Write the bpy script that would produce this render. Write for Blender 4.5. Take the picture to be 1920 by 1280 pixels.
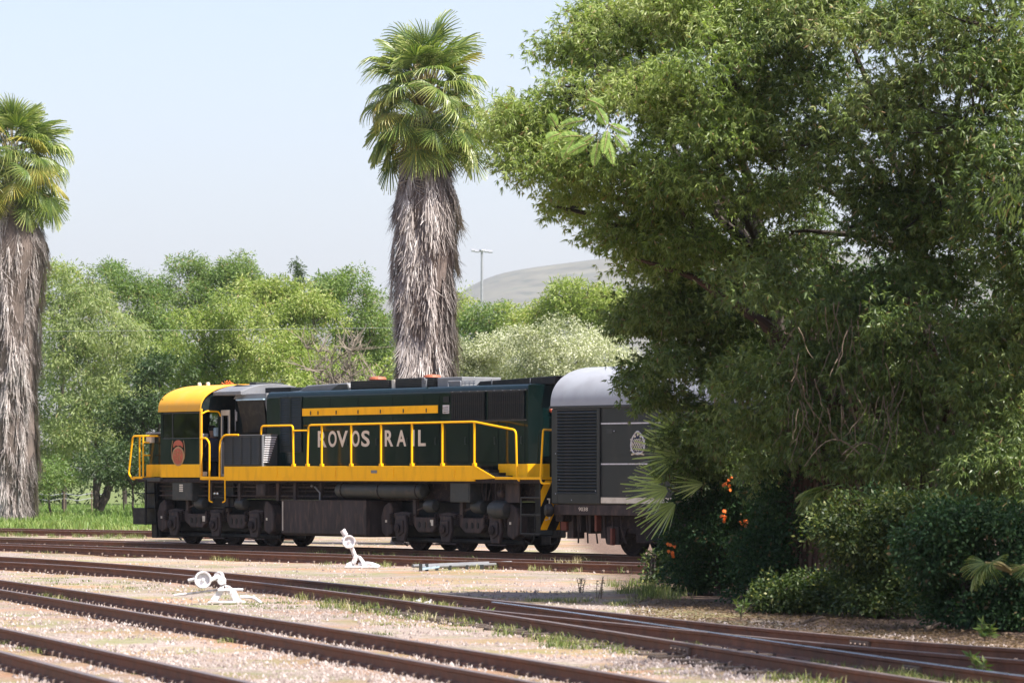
import bpy, math, random
import numpy as np
from mathutils import Vector, Matrix

for o in list(bpy.data.objects):
    bpy.data.objects.remove(o)
C = bpy.context.scene.collection
S = bpy.context.scene
R = math.radians
random.seed(7)
RNG = np.random.default_rng(11)

# ------------------------------------------------------------------ camera, sky, sun, exposure
F, CX, HY, ZC, HR = 7000.0, 960.0, 889.0, 1.95, 0.15   # focal length in photo pixels, centre, horizon, eye height, rail height
cam = bpy.data.cameras.new('camera')
co = bpy.data.objects.new('camera', cam); C.objects.link(co)
co.location = (0, 0, ZC); co.rotation_euler = (R(90), 0, 0)
cam.sensor_width = 36.0; cam.lens = F / 1920 * 36.0
cam.shift_y = (HY - 640) / 1920.0
cam.clip_start = 0.5; cam.clip_end = 30000
cam.dof.use_dof = True; cam.dof.focus_distance = 86.0; cam.dof.aperture_fstop = 4.5
S.camera = co
SUN_DIR = Vector((0.52, -0.40, 1.0)).normalized()        # towards the sun: high, from the right
el = math.asin(SUN_DIR.z); az = math.atan2(SUN_DIR.x, SUN_DIR.y)
w = bpy.data.worlds.new('World'); S.world = w; w.use_nodes = True
nt = w.node_tree; nt.nodes.clear()
sky = nt.nodes.new('ShaderNodeTexSky'); sky.sky_type = 'NISHITA'; sky.sun_disc = False
sky.sun_elevation = el; sky.sun_rotation = az; sky.air_density = 1.0; sky.dust_density = 1.9; sky.ozone_density = 1.6
bg = nt.nodes.new('ShaderNodeBackground'); bg.inputs[1].default_value = 0.124
wo = nt.nodes.new('ShaderNodeOutputWorld')
wb = nt.nodes.new('ShaderNodeMixRGB'); wb.blend_type = 'MULTIPLY'; wb.inputs[0].default_value = 1.0; wb.inputs['Color2'].default_value = (0.965, 0.865, 0.865, 1)   # the photograph's white balance
nt.links.new(sky.outputs[0], wb.inputs['Color1']); nt.links.new(wb.outputs[0], bg.inputs[0]); nt.links.new(bg.outputs[0], wo.inputs[0])
sl = bpy.data.lights.new('sun', 'SUN'); sl.energy = 5.0; sl.angle = R(0.53); sl.color = (1.0, 0.955, 0.88)
so = bpy.data.objects.new('sun', sl); C.objects.link(so); so.location = (40, -30, 80)
so.rotation_euler = SUN_DIR.to_track_quat('Z', 'Y').to_euler()
S.view_settings.view_transform = 'Standard'; S.view_settings.look = 'None'
S.view_settings.gamma = 1.0; S.view_settings.exposure = 1.12
S.view_settings.use_curve_mapping = False
S.cycles.use_denoising = True
S.cycles.max_bounces = 7; S.cycles.transparent_max_bounces = 12; S.cycles.volume_bounces = 0

# ------------------------------------------------------------------ geometry of the place
def W(x, y, Y):
    return Vector(((x - CX) / F * Y, Y, ZC - (y - HY) / F * Y))
def G(x, y, z=0.0):
    Y = F * (ZC - z) / (y - HY)
    return Vector(((x - CX) / F * Y, Y, z))

def tag(o, label=None, cat=None, group=None, kind=None):
    if label: o['label'] = label
    if cat: o['category'] = cat
    if group: o['group'] = group
    if kind: o['kind'] = kind
    return o
def empty(name, loc, rz=0.0, parent=None):
    o = bpy.data.objects.new(name, None); C.objects.link(o)
    o.location = loc; o.rotation_euler = (0, 0, rz); o.empty_display_size = 0.2
    if parent: o.parent = parent
    return o
def link_mesh(name, me, parent=None):
    o = bpy.data.objects.new(name, me); C.objects.link(o)
    if parent: o.parent = parent
    return o

# ------------------------------------------------------------------ materials
def newmat(name):
    m = bpy.data.materials.new(name); m.use_nodes = True
    n = m.node_tree; b = n.nodes['Principled BSDF']
    return m, n, b
def ramp(n, stops):
    r = n.nodes.new('ShaderNodeValToRGB'); e = r.color_ramp.elements
    while len(e) < len(stops): e.new(0.5)
    for i, (p, c) in enumerate(stops):
        e[i].position = p; e[i].color = (*c, 1)
    return r
def paint(name, col, rough=0.4, metal=0.0, coat=0.0, var=0.25, scale=3.0, bump=0.0, bscale=40.0, dirt=None, dirt_amt=0.5, stretch=(1, 1, 1), spec=0.5):
    m, n, b = newmat(name)
    tc = n.nodes.new('ShaderNodeTexCoord'); mp = n.nodes.new('ShaderNodeMapping'); mp.inputs['Scale'].default_value = stretch
    n.links.new(tc.outputs['Object'], mp.inputs[0])
    nz = n.nodes.new('ShaderNodeTexNoise'); nz.inputs['Scale'].default_value = scale; nz.inputs['Detail'].default_value = 8
    nz.inputs['Roughness'].default_value = 0.65
    n.links.new(mp.outputs[0], nz.inputs['Vector'])
    lo = tuple(c * (1 - var) for c in col); hi = tuple(min(1, c * (1 + var)) for c in col)
    r = ramp(n, [(0.3, lo), (0.7, hi)]); n.links.new(nz.outputs['Fac'], r.inputs[0])
    out = r.outputs[0]
    if dirt:
        n2 = n.nodes.new('ShaderNodeTexNoise'); n2.inputs['Scale'].default_value = scale * 2.3; n2.inputs['Detail'].default_value = 10
        n.links.new(mp.outputs[0], n2.inputs['Vector'])
        r2 = ramp(n, [(0.50, (0, 0, 0)), (0.72, (dirt_amt,) * 3)]); n.links.new(n2.outputs['Fac'], r2.inputs[0])
        mx = n.nodes.new('ShaderNodeMixRGB'); mx.inputs['Color2'].default_value = (*dirt, 1)
        n.links.new(r2.outputs[0], mx.inputs[0]); n.links.new(out, mx.inputs['Color1']); out = mx.outputs[0]
    n.links.new(out, b.inputs['Base Color'])
    rr = ramp(n, [(0.3, (max(0, rough - .08),) * 3), (0.7, (min(1, rough + .1),) * 3)])
    n.links.new(nz.outputs['Fac'], rr.inputs[0]); n.links.new(rr.outputs[0], b.inputs['Roughness'])
    b.inputs['Metallic'].default_value = metal
    b.inputs['Coat Weight'].default_value = coat; b.inputs['Coat Roughness'].default_value = 0.06
    b.inputs['Specular IOR Level'].default_value = spec
    if bump:
        n3 = n.nodes.new('ShaderNodeTexNoise'); n3.inputs['Scale'].default_value = bscale; n3.inputs['Detail'].default_value = 6
        n.links.new(mp.outputs[0], n3.inputs['Vector'])
        bp = n.nodes.new('ShaderNodeBump'); bp.inputs['Strength'].default_value = bump; bp.inputs['Distance'].default_value = 0.02
        n.links.new(n3.outputs['Fac'], bp.inputs['Height']); n.links.new(bp.outputs[0], b.inputs['Normal'])
    return m
def leafmat(name, stops, trans=0.3, rough=0.5, tint=(1.1, 1.25, 0.5), spec=0.35):
    m, n, b = newmat(name)
    at = n.nodes.new('ShaderNodeAttribute'); at.attribute_name = 'rnd'
    r = ramp(n, stops); n.links.new(at.outputs['Fac'], r.inputs[0])
    n.links.new(r.outputs[0], b.inputs['Base Color']); b.inputs['Roughness'].default_value = rough
    b.inputs['Specular IOR Level'].default_value = spec
    t = n.nodes.new('ShaderNodeBsdfTranslucent')
    mc = n.nodes.new('ShaderNodeMixRGB'); mc.blend_type = 'MULTIPLY'; mc.inputs[0].default_value = 1
    mc.inputs['Color2'].default_value = (*tint, 1)
    n.links.new(r.outputs[0], mc.inputs['Color1']); n.links.new(mc.outputs[0], t.inputs[0])
    mx = n.nodes.new('ShaderNodeMixShader'); mx.inputs[0].default_value = trans
    n.links.new(b.outputs[0], mx.inputs[1]); n.links.new(t.outputs[0], mx.inputs[2])
    n.links.new(mx.outputs[0], n.nodes['Material Output'].inputs[0])
    return m

M = {}
M['green'] = paint('dark green gloss paint', (0.0022, 0.011, 0.011), rough=0.10, coat=0.0, spec=.34, var=0.35, scale=1.2, bump=0.06, bscale=1.6, dirt=(0.012, 0.014, 0.011), dirt_amt=0.3, stretch=(1, 1, .5))
M['greenm'] = paint('dark green dull paint', (0.006, 0.013, 0.014), rough=0.4, spec=.3, var=0.3, dirt=(0.04, 0.035, 0.03))
M['black'] = paint('black paint', (0.006, 0.007, 0.009), rough=0.5, spec=.25, var=0.4, dirt=(0.04, 0.035, 0.03), dirt_amt=0.6)
M['yellow'] = paint('yellow paint', (0.98, 0.475, 0.008), rough=0.4, spec=.12, var=0.05, scale=2.0, dirt=(0.60, 0.27, 0.02), dirt_amt=0.45, stretch=(1, 1, .35))
M['yroof'] = paint('yellow roof paint', (0.74, 0.36, 0.022), rough=0.42, spec=.3, var=0.08, scale=1.2, dirt=(0.62, 0.36, 0.07), dirt_amt=0.5)
M['under'] = paint('grimy underframe', (0.022, 0.017, 0.019), rough=0.75, spec=.2, var=0.5, scale=5, bump=0.4, bscale=25, dirt=(0.075, 0.05, 0.04), dirt_amt=0.7)
M['underb'] = paint('brown grimy steel', (0.042, 0.033, 0.033), rough=0.7, spec=.25, var=0.45, scale=4, bump=0.3, bscale=30, dirt=(0.11, 0.07, 0.055), dirt_amt=0.7, stretch=(1, 1, .25))
M['grey'] = paint('grey paint', (0.17, 0.175, 0.185), rough=0.45, var=0.15, dirt=(0.18, 0.17, 0.16))
M['dgrey'] = paint('dark grey paint', (0.036, 0.040, 0.040), rough=0.5, spec=.3, var=0.2, dirt=(0.09, 0.07, 0.06))
M['cream'] = paint('cream paint', (0.62, 0.56, 0.46), rough=0.45, var=0.08, dirt=(0.4, 0.33, 0.24), dirt_amt=0.4)
M['letter'] = paint('tan lettering', (0.68, 0.58, 0.47), rough=0.45, var=0.08)
M['white'] = paint('white paint', (0.60, 0.585, 0.60), rough=0.5, spec=.25, var=0.12, scale=6, dirt=(0.30, 0.20, 0.15), dirt_amt=0.75)
M['pblue'] = paint('pale blue paint', (0.42, 0.58, 0.68), rough=0.5, var=0.1, dirt=(0.3, 0.3, 0.3))
M['red'] = paint('red enamel', (0.42, 0.075, 0.035), rough=0.35, var=0.2)
M['gold'] = paint('gold enamel', (0.40, 0.22, 0.10), rough=0.4, var=0.2)
M['orange'] = paint('orange cap', (0.40, 0.11, 0.05), rough=0.5, var=0.2)
M['coach'] = paint('coach dark green paint', (0.016, 0.020, 0.020), rough=0.40, spec=.35, var=0.2, scale=1.2, dirt=(0.05, 0.042, 0.04), dirt_amt=0.5, stretch=(1, 1, .3))
M['silver'] = paint('silver roof paint', (0.31, 0.32, 0.345), rough=0.45, metal=0.0, var=0.08, scale=1.0, dirt=(0.22, 0.22, 0.235), dirt_amt=0.5)
M['rust'] = paint('rusted rail', (0.155, 0.068, 0.040), rough=0.8, var=0.35, scale=5, bump=0.3, bscale=60, dirt=(0.20, 0.10, 0.06), dirt_amt=0.6)
M['railtop'] = paint('rail head', (0.19, 0.14, 0.12), rough=0.42, metal=0.35, var=0.25, scale=4)
M['railshine'] = paint('polished rail head', (0.35, 0.37, 0.40), rough=0.28, metal=0.9, var=0.15, scale=3)
M['clip'] = paint('rail clip', (0.16, 0.11, 0.085), rough=0.8, var=0.3)
M['wood'] = paint('old sleeper', (0.060, 0.042, 0.032), rough=0.85, var=0.4, scale=8, bump=0.6, bscale=40, stretch=(1, 6, 1))
M['bark'] = paint('dark bark', (0.040, 0.030, 0.024), rough=0.9, var=0.4, scale=6, bump=0.8, bscale=20, stretch=(1, 1, .3))
M['barkr'] = paint('reddish bark', (0.060, 0.034, 0.024), rough=0.9, var=0.4, scale=6, bump=0.8, bscale=20, stretch=(1, 1, .3))
M['twig'] = paint('dry twig', (0.13, 0.095, 0.068), rough=0.9, var=0.3)
M['steel'] = paint('galvanised steel', (0.34, 0.35, 0.37), rough=0.5, metal=0.5, var=0.1)
M['skin'] = paint('skin', (0.42, 0.22, 0.15), rough=0.5, var=0.05)
M['cloth'] = paint('navy cloth', (0.025, 0.03, 0.06), rough=0.9, var=0.2)
M['hair'] = paint('dark hair', (0.012, 0.010, 0.012), rough=0.8, var=0.2)
M['flower'] = paint('orange flower', (0.75, 0.16, 0.02), rough=0.6, var=0.2, scale=12)
M['reflector'] = paint('reflector', (0.55, 0.55, 0.52), rough=0.15, metal=0.8, var=0.05)

def glassmat():
    m, n, b = newmat('window glass'); n.nodes.remove(b)
    t = n.nodes.new('ShaderNodeBsdfTransparent'); t.inputs[0].default_value = (0.68, 0.72, 0.70, 1)
    g = n.nodes.new('ShaderNodeBsdfGlossy'); g.inputs['Roughness'].default_value = 0.03
    fr = n.nodes.new('ShaderNodeFresnel'); fr.inputs[0].default_value = 1.6
    mx = n.nodes.new('ShaderNodeMixShader')
    n.links.new(fr.outputs[0], mx.inputs[0]); n.links.new(t.outputs[0], mx.inputs[1]); n.links.new(g.outputs[0], mx.inputs[2])
    n.links.new(mx.outputs[0], n.nodes['Material Output'].inputs[0]); return m
M['glass'] = glassmat()

# ------------------------------------------------------------------ mesh builder
class MB:
    def __init__(s): s.v = []; s.f = []; s.mi = []; s.k = 0
    def add(s, vs, fs):
        o = len(s.v); s.v += [tuple(p) for p in vs]
        for f in fs: s.f.append(tuple(i + o for i in f)); s.mi.append(s.k)
        return s
    def box(s, a, b, c, d, e, f):
        x0, x1 = sorted((a, b)); y0, y1 = sorted((c, d)); z0, z1 = sorted((e, f))
        return s.add([(x0, y0, z0), (x1, y0, z0), (x1, y1, z0), (x0, y1, z0), (x0, y0, z1), (x1, y0, z1), (x1, y1, z1), (x0, y1, z1)],
              [(0, 3, 2, 1), (4, 5, 6, 7), (0, 1, 5, 4), (1, 2, 6, 5), (2, 3, 7, 6), (3, 0, 4, 7)])
    def prism(s, poly, ax, a, b):
        """poly of 2D points in the plane across axis ax ('x': (y,z), 'y': (x,z), 'z': (x,y)), extruded from a to b"""
        def P(p, t):
            return {'x': (t, p[0], p[1]), 'y': (p[0], t, p[1]), 'z': (p[0], p[1], t)}[ax]
        n = len(poly)
        vs = [P(p, a) for p in poly] + [P(p, b) for p in poly]
        fs = [tuple(range(n)), tuple(range(2 * n - 1, n - 1, -1))] + [(i, i + n, (i + 1) % n + n, (i + 1) % n) for i in range(n)]
        return s.add(vs, fs)
    def tube(s, pts, r, n=8, closed=False, taper=None):
        pts = [Vector(p) for p in pts]; m = len(pts); rings = []
        up = Vector((0.13, 0.21, 1)).normalized()
        for i, p in enumerate(pts):
            if closed: d = pts[(i + 1) % m] - pts[i - 1]
            else: d = pts[min(i + 1, m - 1)] - pts[max(i - 1, 0)]
            if d.length < 1e-9: d = Vector((0, 0, 1))
            d.normalize()
            a = d.cross(up)
            if a.length < 1e-3: a = d.cross(Vector((1, 0, 0)))
            a.normalize(); b = d.cross(a).normalized()
            rr = r if taper is None else r * (1 + (taper - 1) * i / (m - 1))
            if isinstance(r, (list, tuple)): rr = r[i]
            rings.append([p + (a * math.cos(t) + b * math.sin(t)) * rr for t in [2 * math.pi * k / n for k in range(n)]])
        vs = [q for ring in rings for q in ring]; fs = []
        for i in range(m if closed else m - 1):
            j = (i + 1) % m
            for k in range(n):
                fs.append((i * n + k, i * n + (k + 1) % n, j * n + (k + 1) % n, j * n + k))
        if not closed:
            fs.append(tuple(range(n - 1, -1, -1))); fs.append(tuple((m - 1) * n + k for k in range(n)))
        return s.add(vs, fs)
    def lathe(s, prof, origin, axis, n=20):
        """prof: (radius, distance along axis)"""
        ax = Vector(axis).normalized(); a = ax.cross(Vector((0.3, 0.1, 1))).normalized(); b = ax.cross(a)
        o = Vector(origin); vs = []; fs = []
        for (r, h) in prof:
            for k in range(n):
                t = 2 * math.pi * k / n
                vs.append(o + ax * h + (a * math.cos(t) + b * math.sin(t)) * max(r, 1e-4))
        for i in range(len(prof) - 1):
            for k in range(n):
                fs.append((i * n + k, i * n + (k + 1) % n, (i + 1) * n + (k + 1) % n, (i + 1) * n + k))
        fs.append(tuple(range(n - 1, -1, -1))); fs.append(tuple((len(prof) - 1) * n + k for k in range(n)))
        return s.add(vs, fs)
    def build(s, name, mat, parent=None, bevel=0.0, smooth=False, label=None, stuff=False, seg=2):
        me = bpy.data.meshes.new(name); me.from_pydata(s.v, [], s.f)
        mats = mat if isinstance(mat, (list, tuple)) else [mat]
        for m_ in mats: me.materials.append(M[m_] if isinstance(m_, str) else m_)
        if len(mats) > 1: me.polygons.foreach_set('material_index', s.mi)
        if smooth:
            me.polygons.foreach_set('use_smooth', [True] * len(me.polygons))
        me.validate(); me.update()
        import bmesh
        b_ = bmesh.new(); b_.from_mesh(me); bmesh.ops.recalc_face_normals(b_, faces=b_.faces); b_.to_mesh(me); b_.free()
        o = link_mesh(name, me, parent)
        if smooth:
            try: me.set_sharp_from_angle(angle=R(40))
            except Exception: pass
        if bevel:
            bv = o.modifiers.new('bevel', 'BEVEL'); bv.width = bevel; bv.segments = seg; bv.limit_method = 'ANGLE'; bv.angle_limit = R(35)
        if label: o['label'] = label
        if stuff: o['kind'] = 'stuff'
        return o

def rounded(pts, r=0.08, n=5):
    """round the corners of an open polyline"""
    pts = [Vector(p) for p in pts]; out = [pts[0]]
    for i in range(1, len(pts) - 1):
        a, b, c = pts[i - 1], pts[i], pts[i + 1]
        d1 = (a - b); d2 = (c - b); rr = min(r, d1.length * .45, d2.length * .45)
        p0 = b + d1.normalized() * rr; p1 = b + d2.normalized() * rr
        for k in range(n + 1):
            t = k / n; out.append(p0 * (1 - t) ** 2 + b * 2 * t * (1 - t) + p1 * t * t)
    out.append(pts[-1]); return out

# value noise, vectorised
_lat = RNG.random((32, 32, 32))
def vnoise(P, fr):
    q = P * fr; i = np.floor(q).astype(int); f = q - i; f = f * f * (3 - 2 * f)
    r = 0
    for dx in (0, 1):
        for dy in (0, 1):
            for dz in (0, 1):
                w_ = (f[:, 0] if dx else 1 - f[:, 0]) * (f[:, 1] if dy else 1 - f[:, 1]) * (f[:, 2] if dz else 1 - f[:, 2])
                r = r + w_ * _lat[(i[:, 0] + dx) % 32, (i[:, 1] + dy) % 32, (i[:, 2] + dz) % 32]
    return r
def unit(a): return a / (np.linalg.norm(a, axis=1, keepdims=True) + 1e-9)
def rand_dirs(n): return unit(RNG.normal(size=(n, 3)))

def raw_mesh(name, V, Fq, mat, parent=None, rnd=None, corners=4):
    me = bpy.data.meshes.new(name); nv = len(V); nf = len(Fq)
    me.vertices.add(nv); me.vertices.foreach_set('co', np.ascontiguousarray(V, dtype=np.float32).ravel())
    me.loops.add(nf * corners); me.loops.foreach_set('vertex_index', np.ascontiguousarray(Fq, dtype=np.int32).ravel())
    me.polygons.add(nf); me.polygons.foreach_set('loop_start', np.arange(nf, dtype=np.int32) * corners)
    me.polygons.foreach_set('loop_total', np.full(nf, corners, dtype=np.int32))
    me.update(calc_edges=True)
    if rnd is not None:
        a = me.attributes.new('rnd', 'FLOAT', 'POINT'); a.data.foreach_set('value', np.ascontiguousarray(rnd, dtype=np.float32))
    me.materials.append(M[mat] if isinstance(mat, str) else mat)
    return link_mesh(name, me, parent)
def leaves(name, P, D, L, Wd, rnd, mat, parent=None, Nn=None, bend=0.15):
    """one folded-free lozenge per leaf"""
    n = len(P); D = unit(D)
    if Nn is None: Nn = rand_dirs(n)
    Sd = unit(np.cross(D, Nn))
    up = np.cross(Sd, D)
    L = L[:, None]; Wd = Wd[:, None]
    V = np.empty((n, 4, 3))
    V[:, 0] = P; V[:, 1] = P + D * L * .45 + Sd * Wd * .5 - up * L * bend * .3
    V[:, 2] = P + D * L - up * L * bend; V[:, 3] = P + D * L * .45 - Sd * Wd * .5 - up * L * bend * .3
    Fq = np.arange(n * 4).reshape(n, 4)
    return raw_mesh(name, V.reshape(-1, 3), Fq, mat, parent, np.repeat(rnd, 4))

def blob(cx, cy, Y, rx, ry, dep):
    """crown lobe: centre by photo direction and distance, half-sizes in photo pixels, half-depth in metres"""
    c = W(cx, cy, Y); k = Y / F
    return (np.array(c), np.array((rx * k, dep, ry * k)))
def crown_points(blobs, n, shell=0.45, nf=0.6, amp=0.35, thr=0.0, tf=1.2):
    """cluster centres spread through lobes, with an uneven outline and gaps"""
    area = np.array([(r[0] * r[2] + r[0] * r[1] + r[1] * r[2]) for _, r in blobs]); area /= area.sum()
    out = []; outw = []
    for (c, r), a in zip(blobs, area):
        m = max(4, int(n * a * 1.6)); d = rand_dirs(m)
        t = 1 - shell * RNG.random(m) ** 1.4
        bump = (vnoise(d * 1.0 + c * .37, 2.6) - .5) * 2 * amp
        p = c + d * r * (t * (1 + bump))[:, None]
        k = vnoise(p, tf) > thr * RNG.random(m) ** .5 * 1.0
        out.append(p[k]); outw.append(d[k])
    P = np.concatenate(out); D = np.concatenate(outw)
    idx = RNG.permutation(len(P))[:n]
    return P[idx], D[idx]
def puffs(blobs, pr, dens=1.0, lo=.45):
    out = []
    for c, r in blobs:
        a = (r[0] * r[2] + r[0] * r[1] + r[1] * r[2]) / 3 * 12.5
        m = max(3, int(a / (pr * pr * 3.2) * dens)); d = rand_dirs(m); t = lo + (1.02 - lo) * RNG.random(m) ** .6
        s = pr * (.55 + .75 * RNG.random(m))
        for i in range(m): out.append((c + d[i] * r * t[i], np.array((s[i] * 1.15, s[i], s[i] * .72))))
    return out
def crown(name, blobs, ncl, per, rc, L, Wd, mat, parent, droop=0.4, flat=0.75, pr=None, pd=1.0, spray=1, **kw):
    if pr: blobs = puffs(blobs, pr, pd)
    P, Dn = crown_points(blobs, ncl, **kw)
    if pr:
        up = Dn[:, 2] > -.75; P, Dn = P[up], Dn[up]
    ok = P[:, 2] > 0.05; P, Dn = P[ok], Dn[ok]; n = len(P)
    cr = rc * (0.6 + 0.8 * RNG.random(n))
    off = rand_dirs(n * per) * (RNG.random(n * per) ** (1 / 2.2))[:, None]
    off[:, 2] *= flat
    if spray > 1:
        per = per // spray * spray; off = off[:n * per]; q = (np.arange(n * per) // spray) * spray; off = off[q]
    Pb = np.repeat(P, per, 0); Pp = Pb + off * np.repeat(cr, per)[:, None]
    D = off * 0.9 + np.repeat(Dn, per, 0) * 0.35 + rand_dirs(n * per) * (0.7 if spray == 1 else 1.15)
    D[:, 2] -= droop
    rnd = np.clip(np.repeat(RNG.random(n) * .34 + (vnoise(P + 7.7, .45) - .5) * .55 + .16, per) + RNG.random(n * per) * .48, 0, .955)
    rnd = np.where(RNG.random(n * per) < .03, 1.0, rnd)
    Ls = L * (0.6 + 0.8 * RNG.random(n * per)) * np.repeat(.75 + .55 * RNG.random(n), per); Ws = Wd * (0.7 + 0.6 * RNG.random(n * per))
    Nn = unit(off + rand_dirs(n * per) * .9 + np.array((0, 0, .5)))
    ok = Pp[:, 2] > 0.02
    return leaves(name, Pp[ok], D[ok], Ls[ok], Ws[ok], rnd[ok], mat, parent, Nn[ok]), P
def limb(mb, a, b, r0, r1, n=7, sag=0.0, wob=0.12, seg=7):
    a = Vector(a); b = Vector(b); pts = []; rs = []
    L = (b - a).length
    for i in range(seg + 1):
        t = i / seg
        p = a.lerp(b, t) + Vector((random.uniform(-1, 1), random.uniform(-1, 1), random.uniform(-.5, .5))) * wob * L * .25 * math.sin(math.pi * t)
        p.z += sag * L * math.sin(math.pi * t)
        pts.append(p); rs.append(r0 + (r1 - r0) * t)
    mb.tube(pts, rs, n)
    return pts

# ================================================================== GROUND
def ground_mat():
    m, n, b = newmat('yard gravel')
    tc = n.nodes.new('ShaderNodeTexCoord')
    def noise(sc, det=6, ro=.6, vec=None):
        z = n.nodes.new('ShaderNodeTexNoise'); z.inputs['Scale'].default_value = sc; z.inputs['Detail'].default_value = det
        z.inputs['Roughness'].default_value = ro; n.links.new((vec or tc.outputs['Object']), z.inputs['Vector']); return z
    def mix(fac, a, b_):
        x = n.nodes.new('ShaderNodeMixRGB')
        n.links.new(fac, x.inputs[0])
        for i, q in ((1, a), (2, b_)):
            if isinstance(q, tuple): x.inputs[i].default_value = (*q, 1)
            else: n.links.new(q, x.inputs[i])
        return x.outputs[0]
    fine = noise(28, 8, .75); rf = ramp(n, [(0.30, (0.17, 0.13, 0.11)), (0.50, (0.29, 0.235, 0.205)), (0.72, (0.40, 0.335, 0.30))])
    n.links.new(fine.outputs['Fac'], rf.inputs[0])
    # stones: small cells of different tone
    vo = n.nodes.new('ShaderNodeTexVoronoi'); vo.inputs['Scale'].default_value = 22; n.links.new(tc.outputs['Object'], vo.inputs['Vector'])
    rv = ramp(n, [(0.0, (0.19, 0.15, 0.135)), (0.5, (0.30, 0.25, 0.225)), (1.0, (0.42, 0.37, 0.345))])
    sp = n.nodes.new('ShaderNodeSeparateXYZ'); n.links.new(vo.outputs['Color'], sp.inputs[0]); n.links.new(sp.outputs[0], rv.inputs[0])
    hf = n.nodes.new('ShaderNodeValue'); hf.outputs[0].default_value = 0.5
    col = mix(hf.outputs[0], rf.outputs[0], rv.outputs[0])
    # orange earth patches
    n1 = noise(0.42, 5, .6); r1 = ramp(n, [(0.46, (0, 0, 0)), (0.62, (0.8, 0.8, 0.8))]); n.links.new(n1.outputs['Fac'], r1.inputs[0])
    col = mix(r1.outputs[0], col, (0.35, 0.205, 0.12))
    # greenish moss patches
    mp = n.nodes.new('ShaderNodeMapping'); mp.inputs['Location'].default_value = (13, 7, 0); n.links.new(tc.outputs['Object'], mp.inputs[0])
    n2 = noise(0.55, 7, .65, mp.outputs[0]); r2 = ramp(n, [(0.46, (0, 0, 0)), (0.62, (0.75, 0.75, 0.75))]); n.links.new(n2.outputs['Fac'], r2.inputs[0])
    col = mix(r2.outputs[0], col, (0.19, 0.205, 0.075))
    at = n.nodes.new('ShaderNodeAttribute'); at.attribute_name = 'rnd'
    n7 = noise(2.2, 6, .7); m7 = n.nodes.new('ShaderNodeMath'); m7.operation = 'MULTIPLY'; n.links.new(at.outputs['Fac'], m7.inputs[0])
    r7 = ramp(n, [(0.30, (0.15,) * 3), (0.62, (1.0,) * 3)]); n.links.new(n7.outputs['Fac'], r7.inputs[0]); n.links.new(r7.outputs[0], m7.inputs[1])
    col = mix(m7.outputs[0], col, (0.26, 0.145, 0.085))
    # broad lighter and darker areas, and a few dark oily drips
    n8 = noise(0.16, 3, .5); r8 = ramp(n, [(0.3, (0.80, 0.79, 0.78)), (0.7, (1.12, 1.1, 1.08))]); n.links.new(n8.outputs['Fac'], r8.inputs[0])
    mm8 = n.nodes.new('ShaderNodeMixRGB'); mm8.blend_type = 'MULTIPLY'; mm8.inputs[0].default_value = 1; n.links.new(col, mm8.inputs[1]); n.links.new(r8.outputs[0], mm8.inputs[2]); col = mm8.outputs[0]
    n9 = noise(3.1, 8, .8); r9 = ramp(n, [(0.60, (0, 0, 0)), (0.70, (0.7,) * 3)]); n.links.new(n9.outputs['Fac'], r9.inputs[0]); col = mix(r9.outputs[0], col, (0.12, 0.095, 0.08))
    # leaf litter under the trees at the right, grass far off: by place
    se = n.nodes.new('ShaderNodeSeparateXYZ'); n.links.new(tc.outputs['Object'], se.inputs[0])
    n4 = noise(0.9, 4, .6)
    def expr(a, b_, c):   # a*x + b*y + c + noise
        m1 = n.nodes.new('ShaderNodeMath'); m1.operation = 'MULTIPLY_ADD'; m1.inputs[1].default_value = a; m1.inputs[2].default_value = c
        n.links.new(se.outputs[0], m1.inputs[0])
        m2 = n.nodes.new('ShaderNodeMath'); m2.operation = 'MULTIPLY_ADD'; m2.inputs[1].default_value = b_
        n.links.new(se.outputs[1], m2.inputs[0]); n.links.new(m1.outputs[0], m2.inputs[2])
        m3 = n.nodes.new('ShaderNodeMath'); m3.operation = 'MULTIPLY_ADD'; m3.inputs[1].default_value = 1.6
        n.links.new(n4.outputs['Fac'], m3.inputs[0]); n.links.new(m2.outputs[0], m3.inputs[2])
        c_ = n.nodes.new('ShaderNodeClamp'); n.links.new(m3.outputs[0], c_.inputs[0]); return c_.outputs[0]
    # litter: behind the turnout's far rail, right of x = 1.3
    p0, p1 = G(1150, 1128), G(1920, 1214)
    dx, dy = (p1 - p0).x, (p1 - p0).y; L = math.hypot(dx, dy); nx, ny = -dy / L, dx / L
    if nx * 1 + ny * 1 < 0: nx, ny = -nx, -ny
    fa = expr(nx * 1.3, ny * 1.3, -(nx * p0.x + ny * p0.y) * 1.3 - 0.9)
    fb = expr(1.6, 0, -1.6 * 1.6 - 0.8)
    mm = n.nodes.new('ShaderNodeMath'); mm.operation = 'MULTIPLY'; n.links.new(fa, mm.inputs[0]); n.links.new(fb, mm.inputs[1])
    lit = noise(9, 8, .8); rl = ramp(n, [(0.35, (0.06, 0.040, 0.030)), (0.55, (0.15, 0.10, 0.075)), (0.72, (0.34, 0.22, 0.15))]); n.links.new(lit.outputs['Fac'], rl.inputs[0])
    col = mix(mm.outputs[0], col, rl.outputs[0])
    # meadow beyond the farthest rail
    fg = expr(0, 0.12, -0.12 * 133 - 0.8)
    gr = noise(1.1, 8, .7); rg = ramp(n, [(0.35, (0.07, 0.10, 0.03)), (0.62, (0.17, 0.20, 0.07)), (0.8, (0.30, 0.27, 0.14))]); n.links.new(gr.outputs['Fac'], rg.inputs[0])
    col = mix(fg, col, rg.outputs[0])
    n.links.new(col, b.inputs['Base Color']); b.inputs['Roughness'].default_value = 0.92; b.inputs['Specular IOR Level'].default_value = 0.2
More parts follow.
